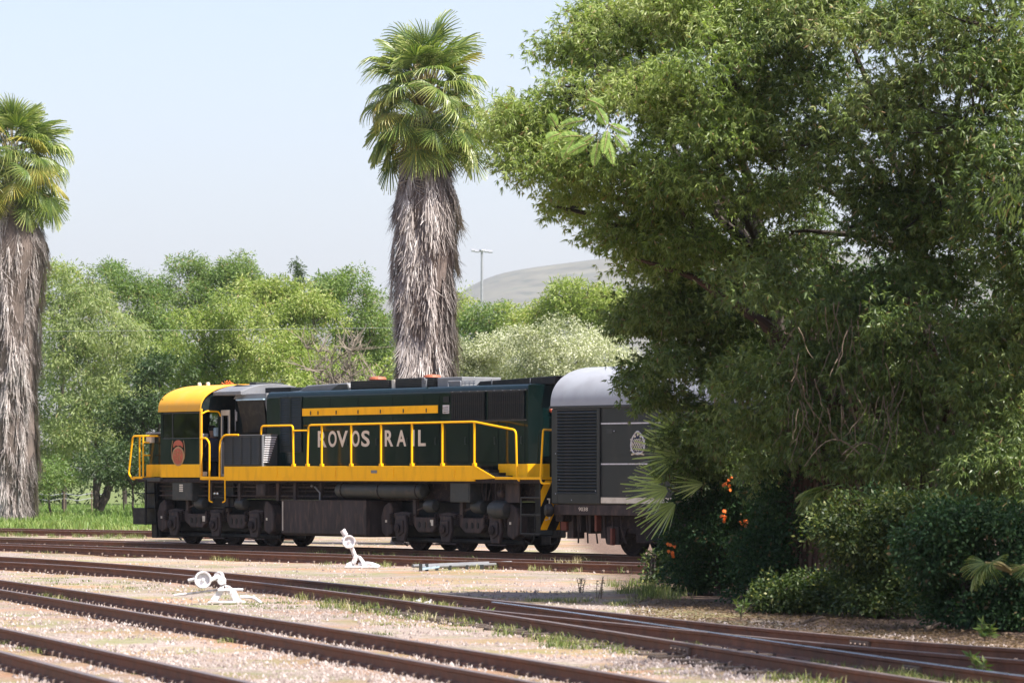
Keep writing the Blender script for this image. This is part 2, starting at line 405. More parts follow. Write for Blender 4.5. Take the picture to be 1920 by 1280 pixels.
    bp = n.nodes.new('ShaderNodeBump'); bp.inputs['Strength'].default_value = 0.7; bp.inputs['Distance'].default_value = 0.03
    vd = n.nodes.new('ShaderNodeMath'); vd.operation = 'ADD'
    n.links.new(vo.outputs['Distance'], vd.inputs[0]); n.links.new(fine.outputs['Fac'], vd.inputs[1])
    n.links.new(vd.outputs[0], bp.inputs['Height']); n.links.new(bp.outputs[0], b.inputs['Normal'])
    return m
M['ground'] = ground_mat()
def make_ground():
    xs = np.concatenate([np.linspace(-6500, -60, 18), np.linspace(-45, -16.5, 30), np.linspace(-16, 12, 113), np.linspace(12.5, 40, 28), np.linspace(60, 6500, 18)])
    ys = np.concatenate([np.linspace(-4, 20, 7), np.linspace(22, 100, 313), np.linspace(101, 140, 40), np.linspace(145, 300, 20), np.linspace(360, 12600, 22)])
    X, Y = np.meshgrid(xs, ys); P = np.stack([X.ravel(), Y.ravel(), np.zeros(X.size)], 1)
    h = (vnoise(P + 3.3, .45) - .5) * .06 + (vnoise(P + 9.1, 1.7) - .5) * .025
    near = (Y.ravel() > 15) & (Y.ravel() < 150) & (np.abs(X.ravel()) < 42)
    P[:, 2] = np.where(near, h - .02, -.02)
    # a slight verge rising behind the farthest track
    nx_, ny_ = len(xs), len(ys)
    i = np.arange(nx_ * ny_).reshape(ny_, nx_)
    Fq = np.stack([i[:-1, :-1].ravel(), i[:-1, 1:].ravel(), i[1:, 1:].ravel(), i[1:, :-1].ravel()], 1)
    # soil stained by the rails: how near each point is to a rail
    st = np.zeros(len(P)); sel = np.where((P[:, 1] > 20) & (P[:, 1] < 140) & (np.abs(P[:, 0]) < 45))[0]; Q = P[sel][:, :2]; dmin = np.full(len(sel), 9.0)
    for rl in RAILS:
        A = np.array([(p.x, p.y) for p in rl]); a_, b__ = A[:-1], A[1:]
        for k in range(len(a_)):
            ab = b__[k] - a_[k]; near_ = np.where((np.abs(Q[:, 0] - a_[k][0]) < abs(ab[0]) + 2) & (np.abs(Q[:, 1] - a_[k][1]) < abs(ab[1]) + 2))[0]
            if len(near_) == 0: continue
            t = np.clip(((Q[near_] - a_[k]) @ ab) / (ab @ ab + 1e-9), 0, 1); d = np.linalg.norm(Q[near_] - a_[k] - t[:, None] * ab, axis=1)
            dmin[near_] = np.minimum(dmin[near_], d)
    st[sel] = np.exp(-(dmin / .42) ** 2)
    o = raw_mesh('ground', P, Fq, 'ground', None, st); o['kind'] = 'structure'
    o.data.polygons.foreach_set('use_smooth', np.ones(len(Fq), bool))

# ================================================================== HILLS AND AIR
M['hill'] = paint('dry grass hill', (0.12, 0.112, 0.075), rough=0.95, var=0.45, scale=0.012, dirt=(0.045, 0.055, 0.032), dirt_amt=1.0)
def hill(name, outline, Yr, depth, seed):
    xs = [p[0] for p in outline]; ys = [p[1] for p in outline]
    px = np.linspace(xs[0], xs[-1], 140); top = np.interp(px, xs, ys)
    k = np.array([.2, .5, .2, .1]); top = np.convolve(np.pad(top, 6, mode='edge'), np.hanning(13) / np.hanning(13).sum(), 'valid')
    rows = 26; V = []
    for j in range(rows):
        t = j / (rows - 1) * 2 - 0.6                       # behind the ridge, over it, down to the plain
        Y = Yr - depth * t
        prof = math.cos(min(1, abs(t) / (1.4 if t > 0 else .6)) * math.pi / 2) ** 1.15
        X = (px - CX) / F * Yr
        H = (ZC - (top - HY) / F * Yr)
        Z = H * prof
        q = np.stack([X, np.full_like(X, Y), Z], 1)
        q[:, 2] += (vnoise(q + seed, .0016) - .5) * 100 * (prof * (1 - prof)) * 3 + (vnoise(q + seed, .005) - .5) * 26 * prof * min(1, abs(t) * 4)
        if prof < .02: q[:, 2] = -1
        V.append(q)
    V = np.concatenate(V); i = np.arange(rows * 140).reshape(rows, 140)
    Fq = np.stack([i[:-1, :-1].ravel(), i[:-1, 1:].ravel(), i[1:, 1:].ravel(), i[1:, :-1].ravel()], 1)
    o = raw_mesh(name, V, Fq, 'hill'); o['kind'] = 'structure'
    o.data.polygons.foreach_set('use_smooth', np.ones(len(Fq), bool))
hill('hill', [(780, 640), (835, 572), (870, 546), (905, 524), (950, 510), (1000, 503), (1050, 500), (1100, 498), (1150, 493), (1230, 487), (1300, 484), (1450, 480), (1700, 492), (2100, 530), (2700, 640)], 7000, 1600, 1.0)
hill('hill', [(-600, 640), (-100, 575), (300, 545), (600, 540), (690, 549), (735, 560), (800, 585), (900, 640)], 8400, 1500, 5.0)

# ================================================================== TRACKS
def fit_rail(pts, deg, x0, x1, n=90):
    a = np.array(pts, float); c = np.polyfit((a[:, 0] - 900) / 900, a[:, 1], deg)
    xs = np.linspace(x0, x1, n); ys = np.polyval(c, (xs - 900) / 900)
    return [G(x, y, HR) for x, y in zip(xs, ys)]
PROF = [(-.055, -.03), (-.055, .012), (-.012, .03), (-.010, .10), (-.033, .115), (-.034, .144), (-.028, HR), (.028, HR), (.034, .144), (.033, .115), (.010, .10), (.012, .03), (.055, .012), (.055, -.03)]
def rail(pts, parent, name='rail', top='railtop', lift=0.0, wid=1.0):
    mb = MB(); n = len(PROF); m = len(pts); vs = []
    for i, p in enumerate(pts):
        d = pts[min(i + 1, m - 1)] - pts[max(i - 1, 0)]; d.z = 0; d.normalize(); s_ = Vector((-d.y, d.x, 0))
        for (a, z) in PROF: vs.append((p.x + s_.x * a * wid, p.y + s_.y * a * wid, z + lift))
    mb.v = vs
    for i in range(m - 1):
        for k in range(n - 1):
            mb.f.append((i * n + k, i * n + k + 1, (i + 1) * n + k + 1, (i + 1) * n + k)); mb.mi.append(1 if k in (5, 6, 7) else 0)
    mb.f.append(tuple(range(n))); mb.mi.append(0); mb.f.append(tuple((m - 1) * n + k for k in range(n))); mb.mi.append(0)
    return mb.build(name, ['rust', top], parent)
def clips(rails, parent, step=0.42, lo=20, hi=110):
    mb = MB()
    for pts in rails:
        acc = 0
        for a, b in zip(pts[:-1], pts[1:]):
            L = (b - a).length; d = (b - a).normalized(); s_ = Vector((-d.y, d.x, 0))
            while acc < L:
                p = a + d * acc
                if lo < p.y < hi:
                    for sg in (-1, 1):
                        q = p + s_ * sg * .072 + d * random.uniform(-.03, .03); h = random.uniform(.03, .055)
                        u = d * .03; v_ = s_ * .026
                        mb.add([q - u - v_, q + u - v_, q + u + v_, q - u + v_], [])
                        o = len(mb.v) - 4
                        for i in range(4): mb.v[o + i] = (mb.v[o + i][0], mb.v[o + i][1], -.01)
                        for (fx, fy) in ((-.8, -.8), (.8, -.8), (.8, .8), (-.8, .8)):
                            e = q + u * fx + v_ * fy; mb.v.append((e.x, e.y, h if fy * sg < 0 else h * .6))
                        for f in ((4, 5, 6, 7), (0, 1, 5, 4), (1, 2, 6, 5), (2, 3, 7, 6), (3, 0, 4, 7)):
                            mb.f.append(tuple(o + i for i in f)); mb.mi.append(0)
                acc += step
            acc -= L
    return mb.build('rail_clip', 'clip', parent, stuff=True)
def track(label, rails_, step=.42, lo=20, hi=110, tops=None):
    r0 = rails_[0][len(rails_[0]) // 2]
    root = empty('railway_track', (0, 0, 0)); tag(root, label, 'railway track', 'railway tracks across the yard')
    for i, pts in enumerate(rails_): rail(pts, root, top=(tops[i] if tops else 'railtop'))
    clips(rails_, root, step, lo, hi)
    return root

P4a = [(0, 1088), (240, 1118.3), (402, 1140), (560, 1168), (880, 1222), (1067, 1246), (1199, 1268.7)]
P4b = [(0, 1105), (240, 1142), (402, 1170.6), (560, 1201), (880, 1254.6), (992, 1276)]
P5a = [(0, 1175.9), (240, 1227), (470, 1279)]
P5b = [(0, 1219.5), (211, 1275)]
PRA = [(0, 1043.9), (240, 1058), (402, 1067.6), (560, 1083), (674, 1098), (880, 1121.6), (1011, 1136.5), (1079, 1142), (1199, 1151), (1331, 1165.6), (1490, 1180.6), (1560, 1187), (1728, 1200.6), (1920, 1217.5)]
PRD = [(0, 1052.8), (240, 1066.8), (349, 1076.6), (560, 1099.8), (702, 1117.5), (880, 1144), (1039, 1167.5), (1105, 1175), (1199, 1187), (1312, 1207.7), (1443, 1229.4), (1560, 1247.5), (1747, 1274.8)]
PRB = [(930, 1128.5), (1079, 1147), (1199, 1164.7), (1312, 1181.6), (1387, 1192), (1556, 1216), (1579, 1219), (1766, 1245.6), (1920, 1266)]
PRC = [(800, 1131), (880, 1139.4), (992, 1150.6), (1105, 1161), (1199, 1171), (1294, 1180.6), (1406, 1190), (1462, 1196), (1556, 1205.5), (1710, 1219.4), (1920, 1236)]
PT2l = [(0, 1021.3), (90, 1024), (213, 1028), (295, 1031), (393, 1034.5), (560, 1040.5), (763, 1047.4), (880, 1050.6), (1199, 1058), (1260, 1060)]
PT2u = [(0, 1017.5), (300, 1027), (560, 1035), (674, 1039), (880, 1045), (1199, 1053.6)]
PT0 = [(0, 992.5), (240, 996.5)]
r4a = fit_rail(P4a, 2, -120, 1700); r4b = fit_rail(P4b, 2, -120, 1500)
r5a = fit_rail(P5a, 1, -150, 1000); r5b = fit_rail(P5b, 1, -150, 800)
rA = fit_rail(PRA, 3, -200, 2150, 120); rD = fit_rail(PRD, 3, -200, 2150, 120)
rB = fit_rail(PRB, 3, 925, 2150, 80); rC = fit_rail(PRC, 3, 815, 2150, 80)
r2l = fit_rail(PT2l, 2, -200, 1900, 80); r2u = fit_rail(PT2u, 2, -200, 1900, 80)
r0a = fit_rail(PT0, 1, -250, 560, 30); r0b = fit_rail([(x, y - 3.2) for x, y in PT0], 1, -250, 560, 30)

RAILS = [r4a, r4b, r5a, r5b, rA, rD, rB, rC, r2l, r2u, r0a, r0b]
make_ground()
track('rusty railway track nearest the camera, cutting across the bottom left corner', [r5a, r5b], lo=15)
track('rusty railway track in front of the large white point lever, second from the camera', [r4a, r4b], lo=15)
tr3 = track('railway turnout whose rails spread out towards the right below the hedge', [rA, rD], lo=15)
tr3['category'] = 'railway turnout'
rail(rB, tr3, 'switch_rail', 'railshine', lift=.002, wid=.9)
rail(rC, tr3, 'switch_rail', 'railtop', lift=-.002, wid=.9)
track('railway track just in front of the train, behind the smaller white point lever', [r2u, r2l], step=.7)
track('far railway track along the grass verge at the left, half hidden in weeds', [r0a, r0b], step=.7, hi=150)

# old timbers under the spreading rails
def turnout_sleepers():
    n = 0; acc = 0; me = None
    mb = MB(); mb.box(-.11, .11, -1, 1, -.10, .022)
    src = None
    for a, b in zip(rA[:-1], rA[1:]):
        L = (b - a).length; d = (b - a).normalized(); s_ = Vector((-d.y, d.x, 0))
        while acc < L:
            p = a + d * acc; acc += .62
            xp = CX + F * p.x / p.y
            if 900 < xp < 2000:
                # reach to the outermost rail
                best = min(rD, key=lambda q: abs((q - p).dot(d)))
                wv = (best - p); ln = abs(wv.dot(s_)); sg = 1 if wv.dot(s_) > 0 else -1
                mid = p + s_ * sg * (ln / 2)
                if src is None:
                    o = mb.build('sleeper', 'wood', tr3, bevel=.012); src = o
                else:
                    o = src.copy(); C.objects.link(o)
                o.location = (mid.x, mid.y, random.uniform(-.012, .004)); o.rotation_euler = (0, 0, math.atan2(d.y, d.x) + random.uniform(-.02, .02))
                o.scale = (random.uniform(.9, 1.1), ln / 2 + .42, 1)
        acc -= L
turnout_sleepers()
# fishplates at rail joints
def fishplate(parent, pts, xp, L=.45):
    i = min(range(len(pts)), key=lambda k: abs(CX + F * pts[k].x / pts[k].y - xp)); i = max(1, min(i, len(pts) - 2))
    p = pts[i]; d = (pts[i + 1] - pts[i - 1]); d.z = 0; d.normalize(); s_ = Vector((-d.y, d.x, 0))
    if s_.y > 0: s_ = -s_
    mb = MB(); mb.box(-L / 2, L / 2, -.012, .028, .03, .108)
    for k in (-.36, -.13, .13, .36): mb.tube([(k * L, .02, .07), (k * L, .055, .07)], .017, 6)
    o = mb.build('fishplate', 'clip', parent, bevel=.004); o.location = (p.x + s_.x * .02, p.y + s_.y * .02, 0)
    o.rotation_euler = (0, 0, math.atan2(s_.y, s_.x) - math.pi / 2)
fishplate(tr3, rA, 1608); fishplate(tr3, rD, 1285, .7); fishplate(tr3, rB, 1722)

# ================================================================== LOCOMOTIVE FRAME
TH = R(53.1)
class Frame:
    def __init__(s, O, th): s.O = O; s.th = th; s.c = math.cos(th); s.s = math.sin(th)
    def u(s, x, v):
        k = (x - CX) / F
        return (k * (s.O[1] + v * s.c) - s.O[0] - v * s.s) / (s.c + k * s.s)
    def Y(s, u, v): return s.O[1] - u * s.s + v * s.c
    def P(s, x, y, v):
        u = s.u(x, v); return (u, ZC - (y - HY) / F * s.Y(u, v) - HR)
    def vv(s, x, u):       # lateral position seen at column x on the plane of constant u
        k = (x - CX) / F
        return (k * (s.O[1] - u * s.s) - s.O[0] - u * s.c) / (s.s - k * s.c)
    def world(s, u, v, z): return Vector((s.O[0] + u * s.c + v * s.s, s.O[1] - u * s.s + v * s.c, z + HR))
b_ = (math.sin(TH), math.cos(TH))
LO = (0.037 - .87 * b_[0], 85.71 - .87 * b_[1])
LF = Frame(LO, TH)
U = LF.u; P = LF.P
def Zz(y, x=650, v=0): return LF.P(x, y, v)[1]
uend = U(1012, 0)
# the train's own track: straight under the locomotive, bending slightly under the coach
THC = R(50.0)
CO = LF.world(U(1035, 0), 0, 0); CF = Frame((CO.x, CO.y), THC)
near = [LF.world(u, .87, 0) for u in np.linspace(-62, 0, 40)]; far = [LF.world(u, 1.937, 0) for u in np.linspace(-62, 0, 40)]
near += [CF.world(u, .87, 0) for u in np.linspace(2.0, 34, 24)]; far += [CF.world(u, 1.937, 0) for u in np.linspace(2.0, 34, 24)]
tt = track('railway track that the yellow and green train stands on', [near, far], step=.7)

# ================================================================== LOCOMOTIVE (metres: x along, y away from the near side, z above rail)
loco = empty('diesel_locomotive', (LO[0], LO[1], HR), -TH)
tag(loco, 'dark green diesel locomotive with yellow cab roof, yellow handrails and tan lettering on its side', 'locomotive')
WD = 2.74                                   # width over the walkways
U0, U1 = U(250, 0), U(1012, 0)
ucl, ucr = U(301, .03), U(377, .03)         # cab
uh0 = U(500, .5); uh1 = U(990, .5)          # long hood
ZS0, ZS1 = 1.66, 2.0                        # sill
HT = 3.86                                   # hood top edge
def part(mb, name, mat, bevel=0.0, parent=None, **k): return mb.build(name, mat, parent or loco, bevel=bevel, **k)

# underframe spine and floor
mb = MB(); mb.box(U0 + .5, U1 - .15, .55, WD - .55, 1.18, 1.66)
mb.box(U0 + .1, U1 - .02, .06, WD - .06, 1.60, 1.70)
part(mb, 'underframe', 'under', .01)
for sg, v0 in ((0, 0.0), (1, WD - .03)):
    us = U(420, 0); ue = U(890, 0); up = U(928, 0); ub = U(835, 0)
    mb = MB(); mb.prism([(us, ZS0), (ub, ZS0), (U(905, 0), ZS0 + .03), (U(928, 0), ZS0 + .05), (U(928, 0), 1.735), (up - .02, 1.735), (ue, ZS1), (us, ZS1)], 'y', v0, v0 + .03)
    mb.box(us, ue, v0 - .012 if sg == 0 else v0, v0 + .03, ZS0 - .015, ZS0 + .02)
    part(mb, 'sill', 'yellow', .006)
# lifting-pad outlines on the sill (raised curved beads)
for x in (520, 629, 738, 853):
    uu = U(x, 0); mb = MB()
    mb.tube([(uu - .16, -.004, ZS1 - .05), (uu - .04, -.004, ZS1 - .055), (uu, -.004, ZS1 - .10), (uu, -.004, ZS0 + .12), (uu - .03, -.004, ZS0 + .08)], .007, 5)
    part(mb, 'panel_bead', 'orange' if False else 'yellow')
mb = MB(); mb.box(U(696, 0), U(707, 0), -.008, .0, 1.83, 1.90); part(mb, 'builder_plate', 'grey')
# walkway
mb = MB(); mb.box(U(420, 0), U(890, 0), .03, WD - .03, ZS1 - .03, ZS1 - .004); mb.box(U(890, 0) - .0, U(890, 0) + .03, .03, WD - .03, 1.74, ZS1 - .004)
part(mb, 'walkway', 'black')
# rear steps down from the walkway, low rear platform
mb = MB(); ue = U(890, 0); up = U(928, 0)
for i in range(3):
    t0 = i / 3; mb.box(ue + .03 + (up - ue) * t0, ue + .03 + (up - ue) * (t0 + .33), .04, .50, 1.70, ZS1 - .02 - .07 * (i + 1))
part(mb, 'walkway_step', 'black')
mb = MB(); mb.box(up, U1, .03, WD - .03, 1.70, 1.735); part(mb, 'rear_platform', 'grey')
mb = MB(); mb.box(up, U1 + .01, -.004, .03, 1.685, 1.742); mb.box(U1 - .02, U1 + .01, .03, WD, 1.685, 1.742); part(mb, 'platform_edge', 'yellow', .005)
# front platform
mb = MB(); mb.box(U0, ucl + .1, .03, WD - .03, 1.66, 1.715); mb.box(U(277, .03), ucl + .02, .0, .06, 1.62, 1.72); part(mb, 'front_platform', 'dgrey', .01)
mb = MB(); mb.box(U0 - .01, U(266, 0), -.004, .4, 1.69, 1.745); part(mb, 'platform_edge', 'yellow', .006)

# ---- cab
zf, ze, zt = 1.72, 3.45, 4.11
mb = MB(); zw0, zw1 = P(340, 822, .03)[1], P(340, 773, .03)[1]
wl, wr = U(305, .03), U(373, .03)
def side_wall(v0, v1):
    mb = MB()
    mb.box(ucl, wl, v0, v1, 2.06, ze); mb.box(wr, ucr, v0, v1, 2.06, ze)
    mb.box(wl, wr, v0, v1, 2.06, zw0); mb.box(wl, wr, v0, v1, zw1, ze)
    return mb
part(side_wall(.03, .07), 'cab_side', 'green', .004)
part(side_wall(WD - .07, WD - .03), 'cab_side', 'green', .004)
for v0, v1 in ((.024, .075), (WD - .075, WD - .024)):
    mb = MB(); mb.box(ucl - .004, ucr + .004, v0, v1, 1.725, 2.06); part(mb, 'cab_skirt', 'yellow', .01)
for v in (.045, WD - .05):
    mb = MB(); um = U(323, .03)
    mb.box(wl, wr, v, v + .008, zw0, zw1); g = part(mb, 'side_window', 'glass')
    mb = MB(); mb.box(um - .012, um + .012, v - .012, v + .02, zw0, zw1); mb.box(wl, wr, v - .01, v + .018, zw1 - .025, zw1 + .004); mb.box(wl, wr, v - .01, v + .018, zw0 - .004, zw0 + .02)
    part(mb, 'window_frame', 'dgrey', 0, g)
# front wall, two windows
mb = MB(); a, b2 = ucl - .0, ucl + .05
mb.box(a, b2, .07, WD - .07, 1.72, 2.75); mb.box(a, b2, .07, WD - .07, 3.4, ze + .3)
for v0, v1 in ((.07, .2), (1.25, 1.5), (WD - .2, WD - .07)): mb.box(a, b2, v0, v1, 2.75, 3.4)
part(mb, 'cab_front', 'green')
for v0, v1 in ((.2, 1.25), (1.5, WD - .2)):
    mb = MB(); mb.box(a + .02, a + .028, v0, v1, 2.75, 3.4); part(mb, 'front_window', 'glass')
# rear wall with door opening
dv0, dv1 = LF.vv(381, ucr), LF.vv(411, ucr); zd = 3.36
mb = MB(); a, b2 = ucr - .05, ucr
mb.box(a, b2, dv1, WD - .07, 1.72, 2.75); mb.box(a, b2, dv1, 1.05, 2.75, ze); mb.box(a, b2, 1.9, WD - .07, 2.75, ze); mb.box(a, b2, 1.05, 1.9, 3.35, ze)
part(mb, 'cab_rear_wall', 'greenm')
arch = []
N = 28; hw = 1.385; vc = WD / 2
for i in range(N + 1):
    t = math.pi * i / N; c, s_ = math.cos(t), math.sin(t)
    arch.append((vc - hw * math.copysign(abs(c) ** .92, c), ze + (zt - ze) * abs(s_) ** .86))
mb = MB(); mb.prism([(v, z - .03) for v, z in arch], 'x', ucr - .06, ucr - .02); part(mb, 'roof_bulkhead', 'greenm')
mb = MB(); mb.prism([(v, z - .03) for v, z in arch], 'x', ucl + .02, ucl + .06); part(mb, 'roof_bulkhead', 'greenm')
mb = MB(); mb.box(ucr - .055, ucr + .012, .015, .07, 1.72, ze + .02); part(mb, 'corner_post', 'yroof', .008)
mb = MB()
inner = [(vc + (v - vc) * .985, z - .028) for v, z in arch]
mb.prism(arch + inner[::-1], 'x', ucl - .05, ucr + .04)
ro = part(mb, 'cab_roof', 'yroof', .006, smooth=True)
mb = MB(); mb.box(ucl - .04, ucr + .03, -.025, .03, ze - .045, ze + .005); part(mb, 'gutter', 'yroof', .005, ro)
mb = MB(); mb.box(ucl, ucr, .07, WD - .07, 1.72, 1.76); part(mb, 'cab_floor', 'black')
# yellow frame above the door
mb = MB(); mb.tube(rounded([(ucr + .01, dv0 - .04, zd - .02), (ucr + .01, dv0 + .1, zd + .05), (ucr + .01, dv1 - .02, zd + .04), (ucr + .01, dv1 + .04, zd - .08)], .06), .022, 6); part(mb, 'door_lintel', 'yellow')
# door swung open, standing out behind the cab
vd = dv1 + .03; d0 = ucr + .02; d1 = d0 + .42
mb = MB(); hx = .06
mb.box(d0, d0 + .045, vd, vd + .03, 1.75, 3.38); mb.box(d1 - .045, d1, vd, vd + .03, 1.75, 3.38)
mb.box(d0, d1, vd, vd + .03, 3.30, 3.44); mb.box(d0, d1, vd, vd + .03, 1.75, 1.81)
dr = part(mb, 'cab_door', 'cream', .012)
mb = MB(); mb.box(d0 + .045, d1 - .045, vd + .008, vd + .024, 1.81, 2.62); mb.box(d0 + .045, d0 + .10, vd + .008, vd + .024, 2.62, 3.30); mb.box(d1 - .10, d1 - .045, vd + .008, vd + .024, 2.62, 3.30)
part(mb, 'door_panel', 'grey', 0, dr)
mb = MB(); mb.box(d0 + .1, d1 - .1, vd + .014, vd + .02, 2.62, 3.30); part(mb, 'door_window', 'glass', 0, dr)
# cab interior: seat with pale headrest, control desk
us = ucr - .45
mb = MB(); mb.box(us - .25, us + .22, .45, .95, 2.12, 2.22); mb.box(us + .14, us + .24, .45, .95, 2.2, 2.72); mb.box(us - .05, us + .05, .64, .76, 1.76, 2.12); se = part(mb, 'driver_seat', 'cloth', .03)
mb = MB(); mb.box(us + .13, us + .23, .58, .82, 2.76, 3.0); part(mb, 'headrest', 'pblue', .04, se)
mb = MB(); mb.prism([(ucl + .1, 1.76), (ucl + .1, 2.7), (ucl + .5, 2.55), (ucl + .55, 1.76)], 'y', .25, 1.2); part(mb, 'control_desk', 'dgrey', .02)
mb = MB(); mb.box(ucr - .35, ucr - .06, dv0 + .02, dv0 + .2, 2.70, 2.84); part(mb, 'radio_box', 'grey', .02)
mb = MB(); mb.box(ucr - .04, ucr + .005, dv0, dv0 + .12, 1.755, 1.87); part(mb, 'step_light', 'cream', .01)
mb = MB(); mb.box(ucr, U(420, 0), -.006, .05, 1.665, 1.745); mb.box(ucr, U(420, 0) + .05, .03, .6, 1.66, 1.70); part(mb, 'door_step', 'yellow', .006)
# emblem on the cab side: crowned oval plate
ex, ez = P(334.5, 855, .028); ew = (U(346, .03) - U(323.5, .03)) / 2; eh = .25
def ell(cx, cz, a, b, n=28, t0=0, t1=2 * math.pi): return [(cx + a * math.cos(t0 + (t1 - t0) * i / n), cz + b * math.sin(t0 + (t1 - t0) * i / n)) for i in range(n if abs(t1 - t0 - 2 * math.pi) < 1e-6 else n + 1)]
mb = MB(); mb.prism(ell(ex, ez, ew, eh), 'y', .016, .03); em = part(mb, 'emblem', 'gold', .003)
mb = MB(); mb.prism(ell(ex, ez, ew * .82, eh * .84), 'y', .010, .017); part(mb, 'emblem_field', 'red', .002, em)
cz = ez + eh * 1.12
mb = MB(); mb.prism([(ex - ew * .8, cz - .06)] + ell(ex, cz, ew * .78, .135, 12, math.pi, 0) + [(ex + ew * .8, cz - .06), (ex + ew * .35, cz + .0), (ex, cz - .02), (ex - ew * .35, cz)], 'y', .012, .03); part(mb, 'emblem_crown', 'red', .003, em)
mb = MB()
for (dx, dz, r) in ((-.10, .07, .035), (.10, .07, .035), (0, .10, .03)):
    mb.tube([(ex + dx * 1.3 + r * math.cos(t), .008, ez + dz + r * math.sin(t)) for t in [k * math.pi / 5 for k in range(10)]], .010, 4, closed=True)
mb.tube([(ex - .09, .008, ez - .12), (ex - .09, .008, ez + .02), (ex - .02, .008, ez + .02), (ex - .02, .008, ez - .05), (ex - .09, .008, ez - .05)], .011, 4)
mb.tube([(ex + .02, .008, ez - .12), (ex + .07, .008, ez + .02), (ex + .12, .008, ez - .12)], .011, 4)
part(mb, 'emblem_scrollwork', 'gold', 0, em)
for sx in (-1, 1):
    mb = MB(); mb.tube([(ex + sx * ew * (1.0 + .12 * math.sin(k)), .02, ez - eh * .3 + k * .12) for k in range(5)], .010, 5); part(mb, 'emblem_mantle', 'gold', 0, em)
# short nose with lamp box in front of the cab
nv = .34; n0, n1 = U(278, nv), ucl
mb = MB(); mb.box(n0, n1, nv, WD - nv, 1.72, 2.85); no = part(mb, 'nose', 'green', .05)
mb = MB(); mb.box(n0 - .05, n1, nv - .04, WD - nv + .04, 2.85, 2.90); part(mb, 'nose_lid', 'grey', .01, no)
mb = MB(); mb.box(n0 - .02, n1 - .0, nv - .05, nv - .004, 1.735, 2.06); part(mb, 'nose_skirt', 'yellow', .008, no)
mb = MB(); mb.box(n0 + .08, n0 + .34, nv - .12, nv - .004, 2.62, 2.80); part(mb, 'marker_lamp', 'cream', .015, no)

# ---- long hood
zz0 = 1.99
mb = MB()
rr = .16; prof = [(.5, zz0), (.5, HT - rr)] + [(.5 + rr - rr * math.cos(a), HT - rr + rr * math.sin(a)) for a in np.linspace(.2, math.pi / 2, 5)]
prof2 = prof + [(WD - v, z) for v, z in prof[::-1]]
mb.prism(prof2, 'x', uh0, uh1); hood = part(mb, 'hood', 'green', .006)
# chamfered rear end
ch = .26; chd = .42
mb = MB(); zz = 1.72
def plan_prism(mb, pl, z0, z1): return mb.prism(pl, 'z', z0, z1)
plan_prism(mb, [(uh1 + .002, .502), (uh1 + .20, .78), (uh1 + .20, WD - .78), (uh1 + .002, WD - .502)], 1.74, HT - .02)
plan_prism(mb, [(uh1 + .19, .95), (uh1 + .55, 1.05), (uh1 + .55, WD - 1.05), (uh1 + .19, WD - .95)], 1.74, 3.1)
part(mb, 'hood_end', 'green', .01)
mb = MB(); mb.box(U(935, .5), uh1 + .004, .485, .502, 1.74, 2.04)
plan_prism(mb, [(uh1 + .004, .485), (uh1 + .215, .77), (uh1 + .215, WD - .77), (uh1 + .16, WD - .77), (uh1 + .16, .80), (uh1 - .02, .53)], 1.74, 2.04)
part(mb, 'hood_base_band', 'yellow', .004)
mb = MB(); mb.box(U(905, .5), uh1, .503, WD - .503, 1.73, 1.995); part(mb, 'hood_base', 'green')
mb = MB(); mb.lathe([(.045, 0), (.055, .02), (.05, .07), (.02, .09)], (uh1 + .2, 1.0, 3.25), (1, 0, 0), 12); part(mb, 'tail_lamp', 'red')
# door panel joints on the hood: proud doors with thin gaps
xs = [600, 657, 713, 771, 824, 880, 935, 985]
for i, (xa, xb) in enumerate(zip(xs[:-1], xs[1:])):
    mb = MB(); mb.box(U(xa, .5) + .012, U(xb, .5) - .012, .488, .502, 2.08, 3.06)
    d_ = part(mb, 'hood_door', 'green', .006)
    mb = MB(); uu = U(xb, .5) - .12; mb.tube([(uu, .488, 2.5), (uu, .46, 2.5), (uu, .46, 2.66), (uu, .488, 2.66)], .009, 5); part(mb, 'door_handle', 'dgrey', 0, d_)
xs = [568, 620, 672, 737, 795, 824]
for i, (xa, xb) in enumerate(zip(xs[:-1], xs[1:])):
    mb = MB(); mb.box(U(xa, .5) + .008, U(xb, .5) - .008, .49, .502, 3.09, HT - .19)
    part(mb, 'hood_door', 'green', .005)
# yellow stripe with vertical catches
s0, s1 = U(568, .5), U(822, .5)
mb = MB(); mb.box(s0, s1, .476, .489, 3.235, 3.42); st = part(mb, 'yellow_stripe', 'yellow', .003)
for x in (583, 597, 631, 672, 714, 757, 800):
    mb = MB(); uu = U(x, .48); mb.box(uu - .012, uu + .012, .455, .477, 3.26, 3.35); part(mb, 'catch', 'dgrey', .004, st)
